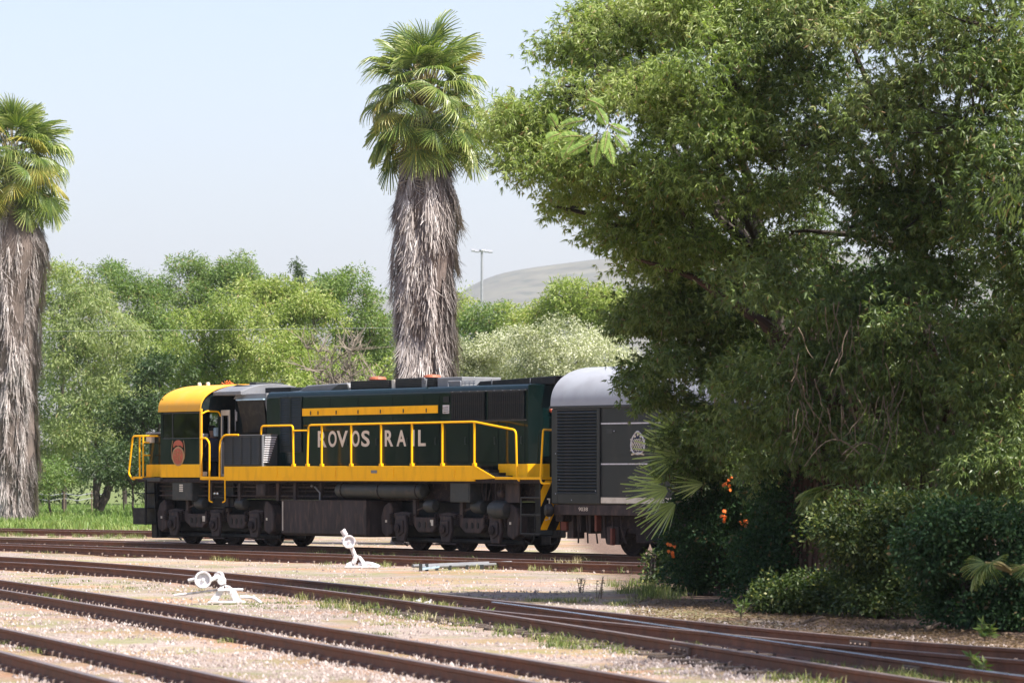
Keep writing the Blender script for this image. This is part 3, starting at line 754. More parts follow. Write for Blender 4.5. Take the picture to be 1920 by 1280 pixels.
# louvred door at the cab end of the hood
def louvre(x0, x1, z0, z1, v, nsl, mat='greenm', name='louvre_panel', parent=None, frame=.03, sl='slat'):
    a, b = U(x0, v), U(x1, v); mb = MB()
    mb.box(a, b, v - .004, v + .004, z0, z1); mb.box(a, a + frame, v - .022, v, z0, z1); mb.box(b - frame, b, v - .022, v, z0, z1)
    mb.box(a + frame, b - frame, v - .022, v, z1 - frame, z1); mb.box(a + frame, b - frame, v - .022, v, z0, z0 + frame)
    pn = part(mb, name, mat, .003, parent)
    return pn, a + frame, b - frame, z0 + frame, z1 - frame
def slats(pn, a, b, z0, z1, v, n, mat, vertical=False, depth=.035):
    src = None
    for i in range(n):
        if vertical:
            uu = a + (b - a) * (i + .5) / n; w_ = (b - a) / n
            if src is None:
                mb = MB(); mb.add([(-w_ * .30, -.0, z0), (w_ * .12, -depth, z0), (w_ * .30, -depth, z0), (w_ * .30, 0, z0), (-w_ * .30, 0, z1), (w_ * .12, -depth, z1), (w_ * .30, -depth, z1), (w_ * .30, 0, z1)],
                                  [(0, 1, 5, 4), (1, 2, 6, 5), (2, 3, 7, 6), (0, 3, 2, 1), (4, 5, 6, 7)])
                src = part(mb, 'slat', mat, 0, pn); o = src
            else: o = src.copy(); C.objects.link(o)
            o.location = (uu, v, 0)
        else:
            zz_ = z0 + (z1 - z0) * (i + .5) / n; h = (z1 - z0) / n
            if src is None:
                mb = MB(); mb.add([(a, -.0, h * .42), (a, -depth, -h * .28), (a, -depth, -h * .40), (a, 0, -h * .40), (b, 0, h * .42), (b, -depth, -h * .28), (b, -depth, -h * .40), (b, 0, -h * .40)],
                                  [(0, 1, 5, 4), (1, 2, 6, 5), (2, 3, 7, 6), (0, 3, 2, 1), (4, 5, 6, 7)])
                src = part(mb, 'slat', mat, 0, pn); o = src
            else: o = src.copy(); C.objects.link(o)
            o.location = (0, v, zz_)
for (xa, xb) in ((526, 545), (546, 566)):
    pn, a, b, z0, z1 = louvre(xa, xb, 2.35, 3.72, .486, 22); slats(pn, a, b, z0, z1, .484, 22, 'greenm', depth=.022)
# vertical-slat radiator intakes near the rear
mb = MB(); mb.box(U(845, .48), U(986, .48), .462, .502, 3.70, 3.735); mb.box(U(845, .48), U(986, .48), .462, .502, 3.02, 3.05)
gr_ = part(mb, 'grille_surround', 'dgrey', .005)
for (xa, xb, n_) in ((847, 909, 16), (916, 983, 18)):
    pn, a, b, z0, z1 = louvre(xa, xb, 3.05, 3.70, .480, 1, 'black', 'radiator_grille', None, .025); slats(pn, a, b, z0, z1, .478, n_, 'dgrey', True, .03)
mb = MB(); 
for x in np.linspace(850, 975, 9): mb.box(U(x, .48) - .02, U(x, .48) + .02, .452, .464, 3.712, 3.728)
part(mb, 'hinge_bar', 'grey')
# notice plate beside the intakes
mb = MB(); mb.box(U(830, .48), U(842, .48), .478, .49, 3.22, 3.42); pl = part(mb, 'notice_plate', 'white', .003)
mb = MB()
for k in range(3): mb.box(U(831.5, .48), U(840.5, .48), .474, .479, 3.25 + k * .05, 3.268 + k * .05)
part(mb, 'notice_lines', 'dgrey', 0, pl)
mb = MB(); mb.box(U(831, .48), U(842, .48), .478, .49, 3.48, 3.62); part(mb, 'vent', 'black', .003)

# hood section between cab and louvres: lower dark bay and leaning air-filter box
ub0 = U(447, .5)
mb = MB(); mb.box(ucr + .30, uh0 + .01, .86, WD - .86, 1.72, 3.66); part(mb, 'equipment_bay', 'greenm', .01)
mb = MB(); mb.prism([(ub0, HT - .16), (ub0, 2.84), (ub0 + .12, 2.84), (uh0 - .02, 2.84), (uh0 - .02, HT - .16)], 'y', .62, .95); part(mb, 'filter_box', 'black', .01)
mb = MB(); mb.add([(ub0, .46, HT - .20), (U(495, .46), .46, HT - .20), (U(499, .6), .60, 2.86), (ub0 + .1, .60, 2.86), (ub0, .50, HT - .20), (U(495, .5), .50, HT - .20), (U(499, .64), .64, 2.86), (ub0 + .1, .64, 2.86)],
                     [(0, 1, 2, 3), (7, 6, 5, 4), (0, 4, 5, 1), (1, 5, 6, 2), (2, 6, 7, 3), (3, 7, 4, 0)])
part(mb, 'filter_panel', 'black')
mb = MB(); mb.box(ub0 - .02, uh0 - .06, .43, .60, HT - .20, HT - .165); part(mb, 'filter_ledge', 'pblue', .005)
mb = MB(); mb.prism([(ub0 - .25, HT - .16), (uh0 - .01, HT - .16), (uh0 - .01, HT - .03), (ub0 - .1, HT - .03)], 'y', .50, WD - .5); part(mb, 'filter_roof', 'grey', .015)
mb = MB(); mb.add([(U(494, .5), .50, HT - .10), (U(500, .5), .495, HT - .10), (U(499, .5), .52, 3.35), (U(494, .5), .55, HT - .1), (U(500, .5), .55, HT - .10), (U(499, .5), .56, 3.35)], [(0, 1, 2), (5, 4, 3), (0, 3, 4, 1), (1, 4, 5, 2), (2, 5, 3, 0)]); part(mb, 'gusset', 'grey')
mb = MB(); uu = ucr + .26
ar2 = [(vc + (v - vc) * .93, z - .02) for v, z in arch]
ar3 = [(v, max(z, 3.90)) for v, z in ar2 if z > 3.86]
mb.prism([(ar3[0][0], 3.80)] + ar3 + [(ar3[-1][0], 3.80)], 'x', ucr + .06, ub0 + .35)
sh = part(mb, 'roof_shroud', 'grey', .015, smooth=False)
mb = MB(); mb.box(ucr + .6, ucr + .9, 1.1, 1.9, zt - .05, zt + .03); mb.tube([(ucr + .3, .75, 3.98), (ucr + .5, .8, 4.06), (ucr + 1.2, .8, 4.02)], .03, 6); part(mb, 'roof_pipework', 'dgrey', .01)
mb = MB(); mb.box(ucr + .32, ucr + .34, .84, .86, 2.9, 3.45); mb.lathe([(.02, 0), (.03, .03), (.03, .22), (.02, .25)], (ucr + .42, .82, 3.15), (0, 0, 1), 8); part(mb, 'lamp_tube', 'white')
# low louvred battery box on the walkway
bx0, bx1 = U(420, .04), U(491, .04)
mb = MB(); mb.box(bx0, bx1, .05, .52, ZS1, 2.77); bb = part(mb, 'battery_box', 'dgrey', .012)
mb = MB(); mb.box(bx0 - .01, bx1 + .01, .04, .53, 2.77, 2.79); part(mb, 'box_lid', 'grey', .004, bb)
mb = MB(); mb.box(bx1 - .01, bx1 + .03, .035, .09, ZS1, 2.78); part(mb, 'box_corner', 'grey', .006, bb)
for xa, xb in ((421.5, 437), (438, 453), (454, 470), (471, 488)):
    pn, a, b, z0, z1 = louvre(xa, xb, 2.04, 2.74, .048, 13, 'dgrey', 'louvre_panel', None, .02); slats(pn, a, b, z0, z1, .046, 13, 'dgrey', depth=.02)
# slotted end of the box: sunlight in the slots put into white bars
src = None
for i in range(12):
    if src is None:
        mb = MB(); mb.box(0, .025, .12, .46, 0, .028); src = part(mb, 'slot_glint', 'white', .003, bb); o = src
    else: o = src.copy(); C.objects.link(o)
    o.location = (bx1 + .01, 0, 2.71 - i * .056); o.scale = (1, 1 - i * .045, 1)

# lettering, one letter each
def letter(ch, x0, x1, y0=806, y1=836.5):
    cu = bpy.data.curves.new('t', 'FONT'); cu.body = ch; cu.size = 1; cu.offset = 0.022; cu.extrude = 0.01; cu.resolution_u = 4
    ob = bpy.data.objects.new('t', cu); C.objects.link(ob)
    me = bpy.data.meshes.new_from_object(ob.evaluated_get(bpy.context.evaluated_depsgraph_get()))
    bpy.data.objects.remove(ob)
    V = np.array([v.co[:] for v in me.vertices]); mn, mxx = V.min(0), V.max(0)
    ua, ub = U(x0, .482), U(x1, .482)
    z1_ = P((x0 + x1) / 2, y0, .482)[1]; z0_ = P((x0 + x1) / 2, y1, .482)[1]
    for v in me.vertices:
        a, b, c = v.co
        v.co = (ua + (a - mn[0]) / (mxx[0] - mn[0]) * (ub - ua), .484 - (c - mn[2]) / (mxx[2] - mn[2]) * .006 if False else .481 + (.006 if c < 0 else 0), z0_ + (b - mn[1]) / (mxx[1] - mn[1]) * (z1_ - z0_))
    me.materials.append(M['letter']); me.update()
    o = link_mesh('letter', me, loco); return o
for ch_, a, b in (('R', 596, 612), ('O', 615.5, 631), ('V', 631.5, 652), ('O', 659.5, 674), ('S', 677.5, 693), ('R', 721.5, 737), ('A', 743.5, 761.5), ('I', 771, 777), ('L', 784, 798)):
    letter(ch_, a, b, 807.5 - (a - 596) * .011, 838 - (a - 596) * .011)

# ---- roof equipment
def rbox(x0, x1, v0, v1, z0, z1, name, mat, bev=.01):
    mb = MB(); mb.box(U(x0, v0), U(x1, v0), v0, v1, z0, z1); return part(mb, name, mat, bev)
rbox(497, 545, .95, 1.8, HT - .02, 3.98, 'roof_hatch', 'black'); rbox(545, 577, .95, 1.8, HT - .02, 3.95, 'roof_hatch', 'dgrey')
mb = MB(); mb.prism([(U(555, .8), HT - .02), (U(575, .8), 4.0), (U(650, .8), 4.03), (U(655, .8), HT - .02)], 'y', .8, 1.95); part(mb, 'exhaust_housing', 'grey', .03)
mb = MB(); mb.prism([(U(618, .78), HT - .02), (U(635, .78), 4.0), (U(652, .78), 4.0), (U(655, .78), HT - .02)], 'y', .76, .8); part(mb, 'housing_end', 'dgrey', .01)
for (xa, xb, zt_) in ((657, 733, 4.06), (741, 818, 4.09)):
    f_ = rbox(xa, xb, .8, 1.95, HT - .02, zt_, 'dynamic_brake_box', 'black')
    src = None
    for i in range(4):
        if src is None: mb = MB(); mb.box(U(xa, .8) + .08, U(xb, .8) - .08, .78, .80, 0, .02); src = part(mb, 'slat', 'dgrey', .002, f_); o = src
        else: o = src.copy(); C.objects.link(o)
        o.location = (0, 0, HT + .05 + i * .045)
rbox(734, 740, .78, .9, HT - .04, 4.06, 'roof_bracket', 'cream'); 
mb = MB(); mb.box(U(792, .76), U(800, .76), .74, .78, HT, 4.06); mb.tube([(U(796, .76) + .06 * math.cos(t), .735, 4.02 + .06 * math.sin(t)) for t in [k * math.pi / 5 for k in range(10)]], .018, 5, closed=True); part(mb, 'lifting_eye', 'grey')
rbox(820, 866, .8, 1.95, HT - .02, 4.08, 'fan_housing', 'grey', .02)
mb = MB(); mb.tube(rounded([(U(840, .7), .7, HT - .05), (U(840, .7), .7, 3.98), (U(864, .7), .7, 3.98), (U(864, .7), .7, HT - .05)], .04), .014, 6); part(mb, 'grab_rail', 'steel')
mb = MB(); mb.tube([(U(866, .8), .8, 3.97), (U(892, .8), .8, 3.97)], .012, 6); mb.tube([(U(866, .8), .8, 3.92), (U(892, .8), .8, 3.92)], .012, 6)
for x in (872, 880, 888): mb.tube([(U(x, .8), .8, 3.84), (U(x, .8), .8, 3.98)], .012, 5)
part(mb, 'roof_rail', 'steel')
for x0 in (700, 802):
    mb = MB(); mb.lathe([(.20, 0), (.22, .03), (.20, .08), (.05, .10)], (U(x0 + 8, 1.3), 1.3, 4.08), (0, 0, 1), 18); part(mb, 'exhaust_cap', 'orange')
mb = MB(); a_, b2 = U(890, .85), U(1045, .85)
mb.prism([(a_, HT - .02), (a_ + .2, 3.96), (b2, 4.03), (b2 - .1, HT - .02)], 'y', .85, 1.9); part(mb, 'radiator_roof', 'black', .02)
for x in (922, 994):
    mb = MB(); mb.box(U(x, .84) - .015, U(x, .84) + .015, .835, .85, HT + .02, 3.99); part(mb, 'roof_strap', 'grey')
for x in (374, 390):
    mb = MB(); mb.lathe([(.04, 0), (.055, .02), (.05, .09), (.03, .11)], (U(x, 1.25), 1.25, 4.08), (0, 0, 1), 12); part(mb, 'roof_vent', 'cream')

# ---- handrails
def hr(pts, name='handrail', r=.024, col='yellow', rad=.10): 
    mb = MB(); mb.tube(rounded(pts, rad), r, 8); return part(mb, name, col, smooth=True)
hz, vz = 3.0, .02
hr([(U(488, 0), vz, 2.79), (U(489, 0), vz, 3.0), (U(548, 0), vz, 3.0), (U(549, 0), vz, 2.0)])
hr([(U(549, 0), vz, 2.87), (U(576, 0), vz, 2.87)], r=.02)
hr([(U(575, 0), vz, 2.0), (U(577, 0), vz, 3.0), (U(888, 0), vz, 3.005), (U(966, 0), vz, 2.80), (U(968, 0), vz, 1.72), (U(974, 0), vz - .03, 1.66)], rad=.12)
for x in (602, 657, 713, 771, 828, 888):
    mb = MB(); mb.tube([(U(x, 0), vz, 2.0), (U(x, 0), vz, 2.99)], .026, 8); mb.box(U(x, 0) - .05, U(x, 0) + .05, -.01, .06, ZS1 - .004, ZS1 + .06)
    part(mb, 'handrail_post', 'yellow', .004)
for x in (549, 575):
    mb = MB(); mb.box(U(x, 0) - .05, U(x, 0) + .05, -.01, .06, ZS1 - .004, ZS1 + .06); part(mb, 'post_foot', 'yellow', .004)
hr([(U(1034, .4), .4, 2.80), (U(1017, 0), vz, 2.80), (U(1012, 0), vz, 1.72), (U(1017, 0), -.03, 1.60), (U(1030, 0) - .1, .1, 1.60)], rad=.06)
# by the door
hr([(ucr, .01, 2.72), (U(388, 0), -.02, 2.72), (U(394, 0), -.02, 2.60), (U(394, 0), -.02, 1.74)], rad=.08)
hr([(U(447, 0), .0, 2.79), (U(421, 0), -.02, 2.79), (U(413.5, 0), -.02, 2.62), (U(413, 0), -.02, 1.70)], rad=.12)
for x, sx in ((394, 1), (423, -1)):
    hr([(U(x, 0), -.02, 1.67), (U(x - sx * .5, 0), -.02, 1.13), (U(x + sx * 5, 0), -.01, 1.10)], r=.018, rad=.04)
# front end rails
vf = .02
hr([(U(297, .3), .30, 2.80), (U(262, 0), vf, 2.80), (U(248, 0), vf, 2.80), (U(240, 0), vf, 1.82), (U(247, 0), vf, 1.68), (U(252, 0), vf, 1.68)], rad=.09)
for x in (259.5, 266):
    mb = MB(); mb.tube([(U(x, 0), vf + .02, 1.72), (U(x, 0), vf + .02, 2.79)], .022, 8); part(mb, 'handrail_post', 'yellow')
for z in (2.63, 2.30):
    mb = MB(); mb.tube([(U(267, 0), vf + .02, z), (U(281, .25), .25, z)], .02, 8); part(mb, 'handrail_rung', 'yellow')
hr([(U0 + .02, .9, 1.72), (U0 + .02, .9, 2.78), (U0 + .02, 1.8, 2.78), (U0 + .02, 1.8, 1.72)])

# ---- end steps and pilots
def steps(ua, ub, zs, post, name):
    mb = MB()
    for z in zs: mb.box(ua, ub, .04, .42, z - .02, z)
    for (uu) in post: mb.box(uu - .03, uu + .03, .03, .07, zs[-1] - .03, 1.66)
    mb.box(ua, ub, .40, .44, zs[-1], 1.66)
    part(mb, name, 'black', .004)
steps(U(249, 0), U(270, 0), (1.32, .93, .52), (U(270, 0),), 'front_steps')
mb = MB(); mb.box(U(248, 0), U(270, 0), .02, .05, .50, .93); part(mb, 'step_guard', 'black', .006)
mb = MB(); mb.prism([(U0 + .25, 1.6), (U0 + .45, 1.6), (U0 + .6, .15), (U0 + .35, .15)], 'y', .35, WD - .35); mb.box(U0 + .3, U(300, .4), .4, .46, .16, .60)
part(mb, 'pilot', 'black', .01)
steps(U(977, 0), U(1010, 0), (1.28, .88, .45), (), 'rear_steps')
mb = MB()
for z in (1.28, .90, .47): mb.tube([(U(975, 0), .03, z), (U(1012, 0), .03, z)], .014, 5)
mb.tube([(U(975, 0), .03, 1.28), (U(975, 0), .03, .46)], .018, 5); part(mb, 'step_frame', 'dgrey')
# rear headstock with yellow and black warning bars
mb = MB(); mb.box(U1 - .04, U1 + .0, .02, WD - .02, .55, 1.68); hs = part(mb, 'headstock', 'black', .004)
for k in range(-3, 8):
    v0 = k * .46; w_ = .20
    # bars rise away from the near side
    pl_ = []
    for (vA, zA) in ((v0, .56), (v0 + w_, .56), (v0 + w_ + .62, 1.67), (v0 + .62, 1.67)): pl_.append((vA, zA))
    def clip_poly(pl, lo, hi):
        def cut(pl, f, t):
            out = []
            for i in range(len(pl)):
                a, b = pl[i - 1], pl[i]; da, db = f * (a[0] - t), f * (b[0] - t)
                if da >= 0: out.append(a)
                if da * db < 0: q = da / (da - db); out.append((a[0] + (b[0] - a[0]) * q, a[1] + (b[1] - a[1]) * q))
            return out
        return cut(cut(pl, 1, lo), -1, hi) if cut(pl, 1, lo) else []
    q = clip_poly(pl_, .03, WD - .03)
    if len(q) > 2:
        mb = MB(); mb.prism(q, 'x', U1 + .0005, U1 + .006); part(mb, 'warning_bar', 'yellow', 0, hs)
mb = MB(); mb.tube([(U1 + .07, .22, 1.25), (U1 + .07, .22, .80), (U1 + .02, .14, .78)], .018, 6); mb.tube([(U1 + .0, .22, 1.25), (U1 + .08, .22, 1.25)], .018, 6); part(mb, 'grab_handle', 'cream', 0, hs)
mb = MB(); mb.box(U1, U1 + .45, vc - .12, vc + .12, .62, .92); mb.box(U1 + .35, U1 + .6, vc - .2, vc + .2, .56, .98); part(mb, 'coupler', 'under', .03)
mb = MB(); mb.tube([(U1 + .02, .55, 1.0), (U1 + .14, .5, .6), (U1 + .08, .45, .3), (U1 - .12, .42, .22)], .025, 7); mb.tube(rounded([(U(996, 0), .1, .95), (U(1000, 0), .05, .7), (U(1000, 0), .05, .45), (U(990, 0), .1, .22), (U(972, 0), .2, .30)], .2), .016, 6); part(mb, 'brake_hose', 'black', smooth=True)

# ---- wheels and bogies
def wheelset(u, v0, v1, parent, r=.48):
    ob = []
    for v, sg in ((v0, 1), (v1, -1)):
        mb = MB(); mb.lathe([(r * .16, -.06), (r * .16, -.03), (r * .30, -.02), (r * .80, .0), (r * .86, -.03), (r, -.025), (r, .075), (r + .03, .08), (r + .03, .11), (r * .86, .11), (r * .8, .06), (r * .25, .06)], (u, v, r + .0), (0, sg, 0), 36)
        mb.build('wheel', 'under', parent, smooth=True)
    mb = MB(); mb.tube([(u, v0, r), (u, v1, r)], .08, 10); mb.build('axle', 'under', parent)
def bogie(us, flip):
    ua, uc = us[0], us[-1]
    bg_ = MB()
    v = .40; t = .16
    # cast side frame: top member, dips between axles, pedestals over each axle box
    pts = []
    zt_ = .90
    lo = [(ua - .55, .62)]
    for i, u in enumerate(us):
        lo += [(u - .46, .60), (u - .36, .78), (u + .36, .78), (u + .46, .60)]
        if i < len(us) - 1:
            m_ = (u + us[i + 1]) / 2; lo += [(m_ - .36, .50), (m_ - .28, .44), (m_ + .28, .44), (m_ + .36, .50)]
    lo += [(uc + .55, .62)]
    hi = [(uc + .60, .86)]
    for i in range(len(us) - 1, 0, -1):
        m_ = (us[i] + us[i - 1]) / 2; hi += [(us[i], .93), (m_ + .5, .88), (m_ + .35, .80), (m_ - .35, .80), (m_ - .5, .88)]
    hi += [(us[0], .93), (ua - .60, .86)]
    bg_.prism(lo + hi, 'y', v, v + t); bg_.prism(lo + hi, 'y', WD - v - t, WD - v)
    for m_ in [(us[i] + us[i + 1]) / 2 for i in range(len(us) - 1)]: bg_.box(m_ - .2, m_ + .2, v + .1, WD - v - .1, .5, .78)
    b = part(bg_, 'bogie_frame', 'underb', .03)
    mb = MB(); mb.box(ua - .5, uc + .5, .72, WD - .72, .34, 1.16); mb.box(ua - .75, uc + .75, .60, .66, .20, .30); mb.box(ua - .6, uc + .6, 1.2, 1.5, .18, .4); mb.build('traction_motor', 'black', b, bevel=.03)
    for u in us:
        wheelset(u, .87, 1.87, b)
        mb = MB(); mb.prism([(u - .21, .84), (u - .25, .50), (u - .15, .22), (u + .15, .22), (u + .25, .50), (u + .21, .84)], 'y', v - .07, v + .02)
        mb.prism([(u - .16, .72), (u - .16, .42), (u, .34), (u + .16, .42), (u + .16, .72)], 'y', v - .12, v - .07)
        mb.build('axle_box', 'underb', b, bevel=.03)
        mb = MB(); mb.lathe([(.10, 0), (.11, .03), (.05, .05)], (u, v - .15, .53), (0, -1, 0), 12); mb.build('axle_cap', 'under', b)
        mb = MB(); mb.box(u - .34, u + .34, v - .02, v + .03, .17, .20); mb.build('pedestal_tie', 'underb', b)
        for du in (-.40, .40):
            mb = MB()
            mb.tube([(u + du + .055 * math.cos(k * 1.05), v - .03 + .055 * math.sin(k * 1.05), .60 + k * .0075) for k in range(38)], .014, 4); mb.build('coil_spring', 'under', b)
    for i in range(len(us) - 1):
        m_ = (us[i] + us[i + 1]) / 2
        for k in (-.22, 0, .22):
            mb = MB(); mb.prism(ell(m_ + k, .62, .045, .075, 10), 'y', v - .012, v - .002); mb.build('lightening_hole', 'black', b)
        mb = MB(); mb.lathe([(.04, -.02), (.13, 0), (.15, .05), (.15, .30), (.12, .36), (.03, .38)], (m_ + .12, v - .02, 1.06), (1, 0, 0), 16); mb.build('brake_cylinder', 'dgrey', b, smooth=True)
        mb = MB(); mb.tube([(m_ + .12, v - .02, 1.06), (m_ - .35, v, .95), (m_ - .45, v + .05, .6)], .025, 6); mb.box(m_ - .42, m_ - .3, v - .05, v + .05, .86, 1.2); mb.build('brake_rigging', 'underb', b)
    # sand boxes and mudguard shapes at either end
    for (uu, sg) in ((ua - .55, -1), (uc + .62, 1)):
        mb = MB(); q = [(uu + sg * .05, .30), (uu + sg * .30, .42), (uu + sg * .33, .80), (uu + sg * .18, 1.05), (uu - sg * .10, 1.16), (uu - sg * .22, 1.0), (uu - sg * .22, .40)]
        q = [(uu + (a - uu) * .82, z) for a, z in q]; mb.prism(q, 'y', .34, .62); mb.build('sand_box', 'underb', b, bevel=.04)
        mb = MB(); mb.box(uu - .06, uu + .0, .325, .34, .66, .72); mb.build('bogie_label', 'cream', b)
        mb = MB(); mb.tube([(uu, .5, .4), (uu - sg * .1, .7, .22), (uu - sg * .12, .85, .10)], .02, 6); mb.build('sand_pipe', 'underb', b)
    mb = MB(); m_ = us[1] - .62; mb.box(m_ - .07, m_ + .05, v - .012, v - .003, .60, .74); mb.build('bogie_label', 'cream', b)
    return b
bogie([U(358, .87), U(436.6, .87), U(509.7, .87)], 0)
bogie([U(785, .87), U(870, .87), U(963, .87)], 1)

# ---- between the bogies and under the sill
mb = MB(); a_, b2 = U(527, .1), U(687, .1)
mb.prism([(.10, 1.17), (.10, .36), (.22, .30), (WD - .22, .30), (WD - .10, .36), (WD - .10, 1.17)], 'x', a_, b2); ft = part(mb, 'fuel_tank', 'underb', .02)
mb = MB(); mb.tube([(a_ + .12, .07, .42), (a_ + .12, .07, 1.14)], .014, 6); part(mb, 'sight_glass', 'cream', 0, ft)
mb = MB(); mb.box(a_ - .01, b2 + .01, .085, .10, 1.15, 1.18); mb.box(b2 - .05, b2, .085, .1, .34, 1.15); part(mb, 'tank_flange', 'underb', .004, ft)
mb = MB(); mb.lathe([(.04, 0), (.15, .04), (.19, .12), (.19, 3.5), (.15, 3.58), (.04, 3.62)], (U(635, .3), .30, 1.42), (1, 0, 0), 22); part(mb, 'air_reservoir', 'dgrey', smooth=True)
mb = MB()
for uu in np.linspace(U(650, .3), U(790, .3), 3): mb.tube([(uu, .30 + .2 * math.cos(t), 1.42 + .2 * math.sin(t)) for t in [k * math.pi / 8 for k in range(16)]], .012, 4, closed=True)
part(mb, 'reservoir_strap', 'under')
mb = MB()
for z, v in ((1.50, .35), (1.26, .30), (1.58, .5), (1.38, .45)): mb.tube([(U(300, v), v, z), (U(636, v), v, z + random.uniform(-.02, .02))], .02, 6)
for x in (395, 448, 520, 552, 600): mb.box(U(x, .3), U(x + 5, .3), .26, .34, 1.15, 1.66)
part(mb, 'pipe_run', 'underb')
mb = MB(); mb.tube([(U(590, .2), .2, 1.50), (U(600, .2), .2, 1.35), (U(602, .2), .16, 1.1)], .02, 6); mb.lathe([(.02, 0), (.03, .03), (.02, .06)], (U(588, .2), .18, 1.52), (0, -1, 0), 8); part(mb, 'filler_pipe', 'grey')
for (xa, xb, z0, z1, mt, nm) in ((323, 360, 1.14, 1.62, 'dgrey', 'valve_cabinet'), (844, 881, 1.16, 1.64, 'dgrey', 'relay_cabinet'), (480, 497, 1.28, 1.56, 'underb', 'air_dryer')):
    mb = MB(); mb.box(U(xa, .1), U(xb, .1), .10, .55, z0, z1); cb = part(mb, nm, mt, .012)
    mb = MB(); mb.box(U(xa, .1) + .04, U(xb, .1) - .04, .09, .10, z0 + .04, z1 - .04); part(mb, 'cabinet_door', mt, .005, cb)
    if nm == 'valve_cabinet':
        mb = MB()
        for k in range(4): mb.box(U(337, .1), U(343, .1) + .02, .083, .09, 1.36 + k * .05, 1.395 + k * .05)
        part(mb, 'label_plate', 'cream', 0, cb)
for bxx in ((U(882, .4), U(912, .4), .40, .6, 1.15, 1.62), (U(300, .3), U(322, .3), .45, .6, 1.15, 1.6), (U(372, .4), U(420, .4), .5, .7, 1.0, 1.64)):
    mb = MB(); mb.box(*bxx); part(mb, 'equipment_box', 'black', .01)
mb = MB()
for k, x in enumerate((905, 913, 921, 930, 941, 950)): mb.tube([(U(x, .35), .35, 1.6), (U(x, .35), .33, 1.45), (U(x + random.uniform(-6, 6), .35), .33, 1.2)], .014, 5)
mb.box(U(948, .3), U(974, .3), .30, .34, 1.16, 1.64); mb.lathe([(.03, 0), (.08, .02), (.08, .16), (.03, .18)], (U(936, .3), .3, 1.36), (1, 0, 0), 10)
part(mb, 'brake_pipework', 'underb')
mb = MB(); mb.lathe([(.05, 0), (.17, .05), (.21, .15), (.21, .55), (.17, .65), (.05, .70)], (U(920, .3), .32, 1.0), (1, 0, 0), 20); part(mb, 'main_reservoir', 'dgrey', smooth=True)
mb = MB(); mb.box(U(528, 0) , U(975, 0), .1, .16, 1.60, 1.655); mb.box(U(270, 0), U(528, 0), .12, .18, 1.58, 1.63); part(mb, 'frame_flange', 'under', .004)
for x in (405, 410):
    mb = MB(); mb.lathe([(.03, 0), (.04, .02), (.02, .05)], (U(x, .15), .13, 1.32), (0, -1, 0), 8); part(mb, 'reflector', 'reflector')
mb = MB(); mb.box(U(398, .1), U(420, .1), .12, .4, 1.20, 1.24); mb.box(U(398, .1), U(420, .1), .12, .4, .95, .985); mb.box(U(398, .1), U(420, .1), .38, .42, .95, 1.64); part(mb, 'door_ladder', 'black', .004)

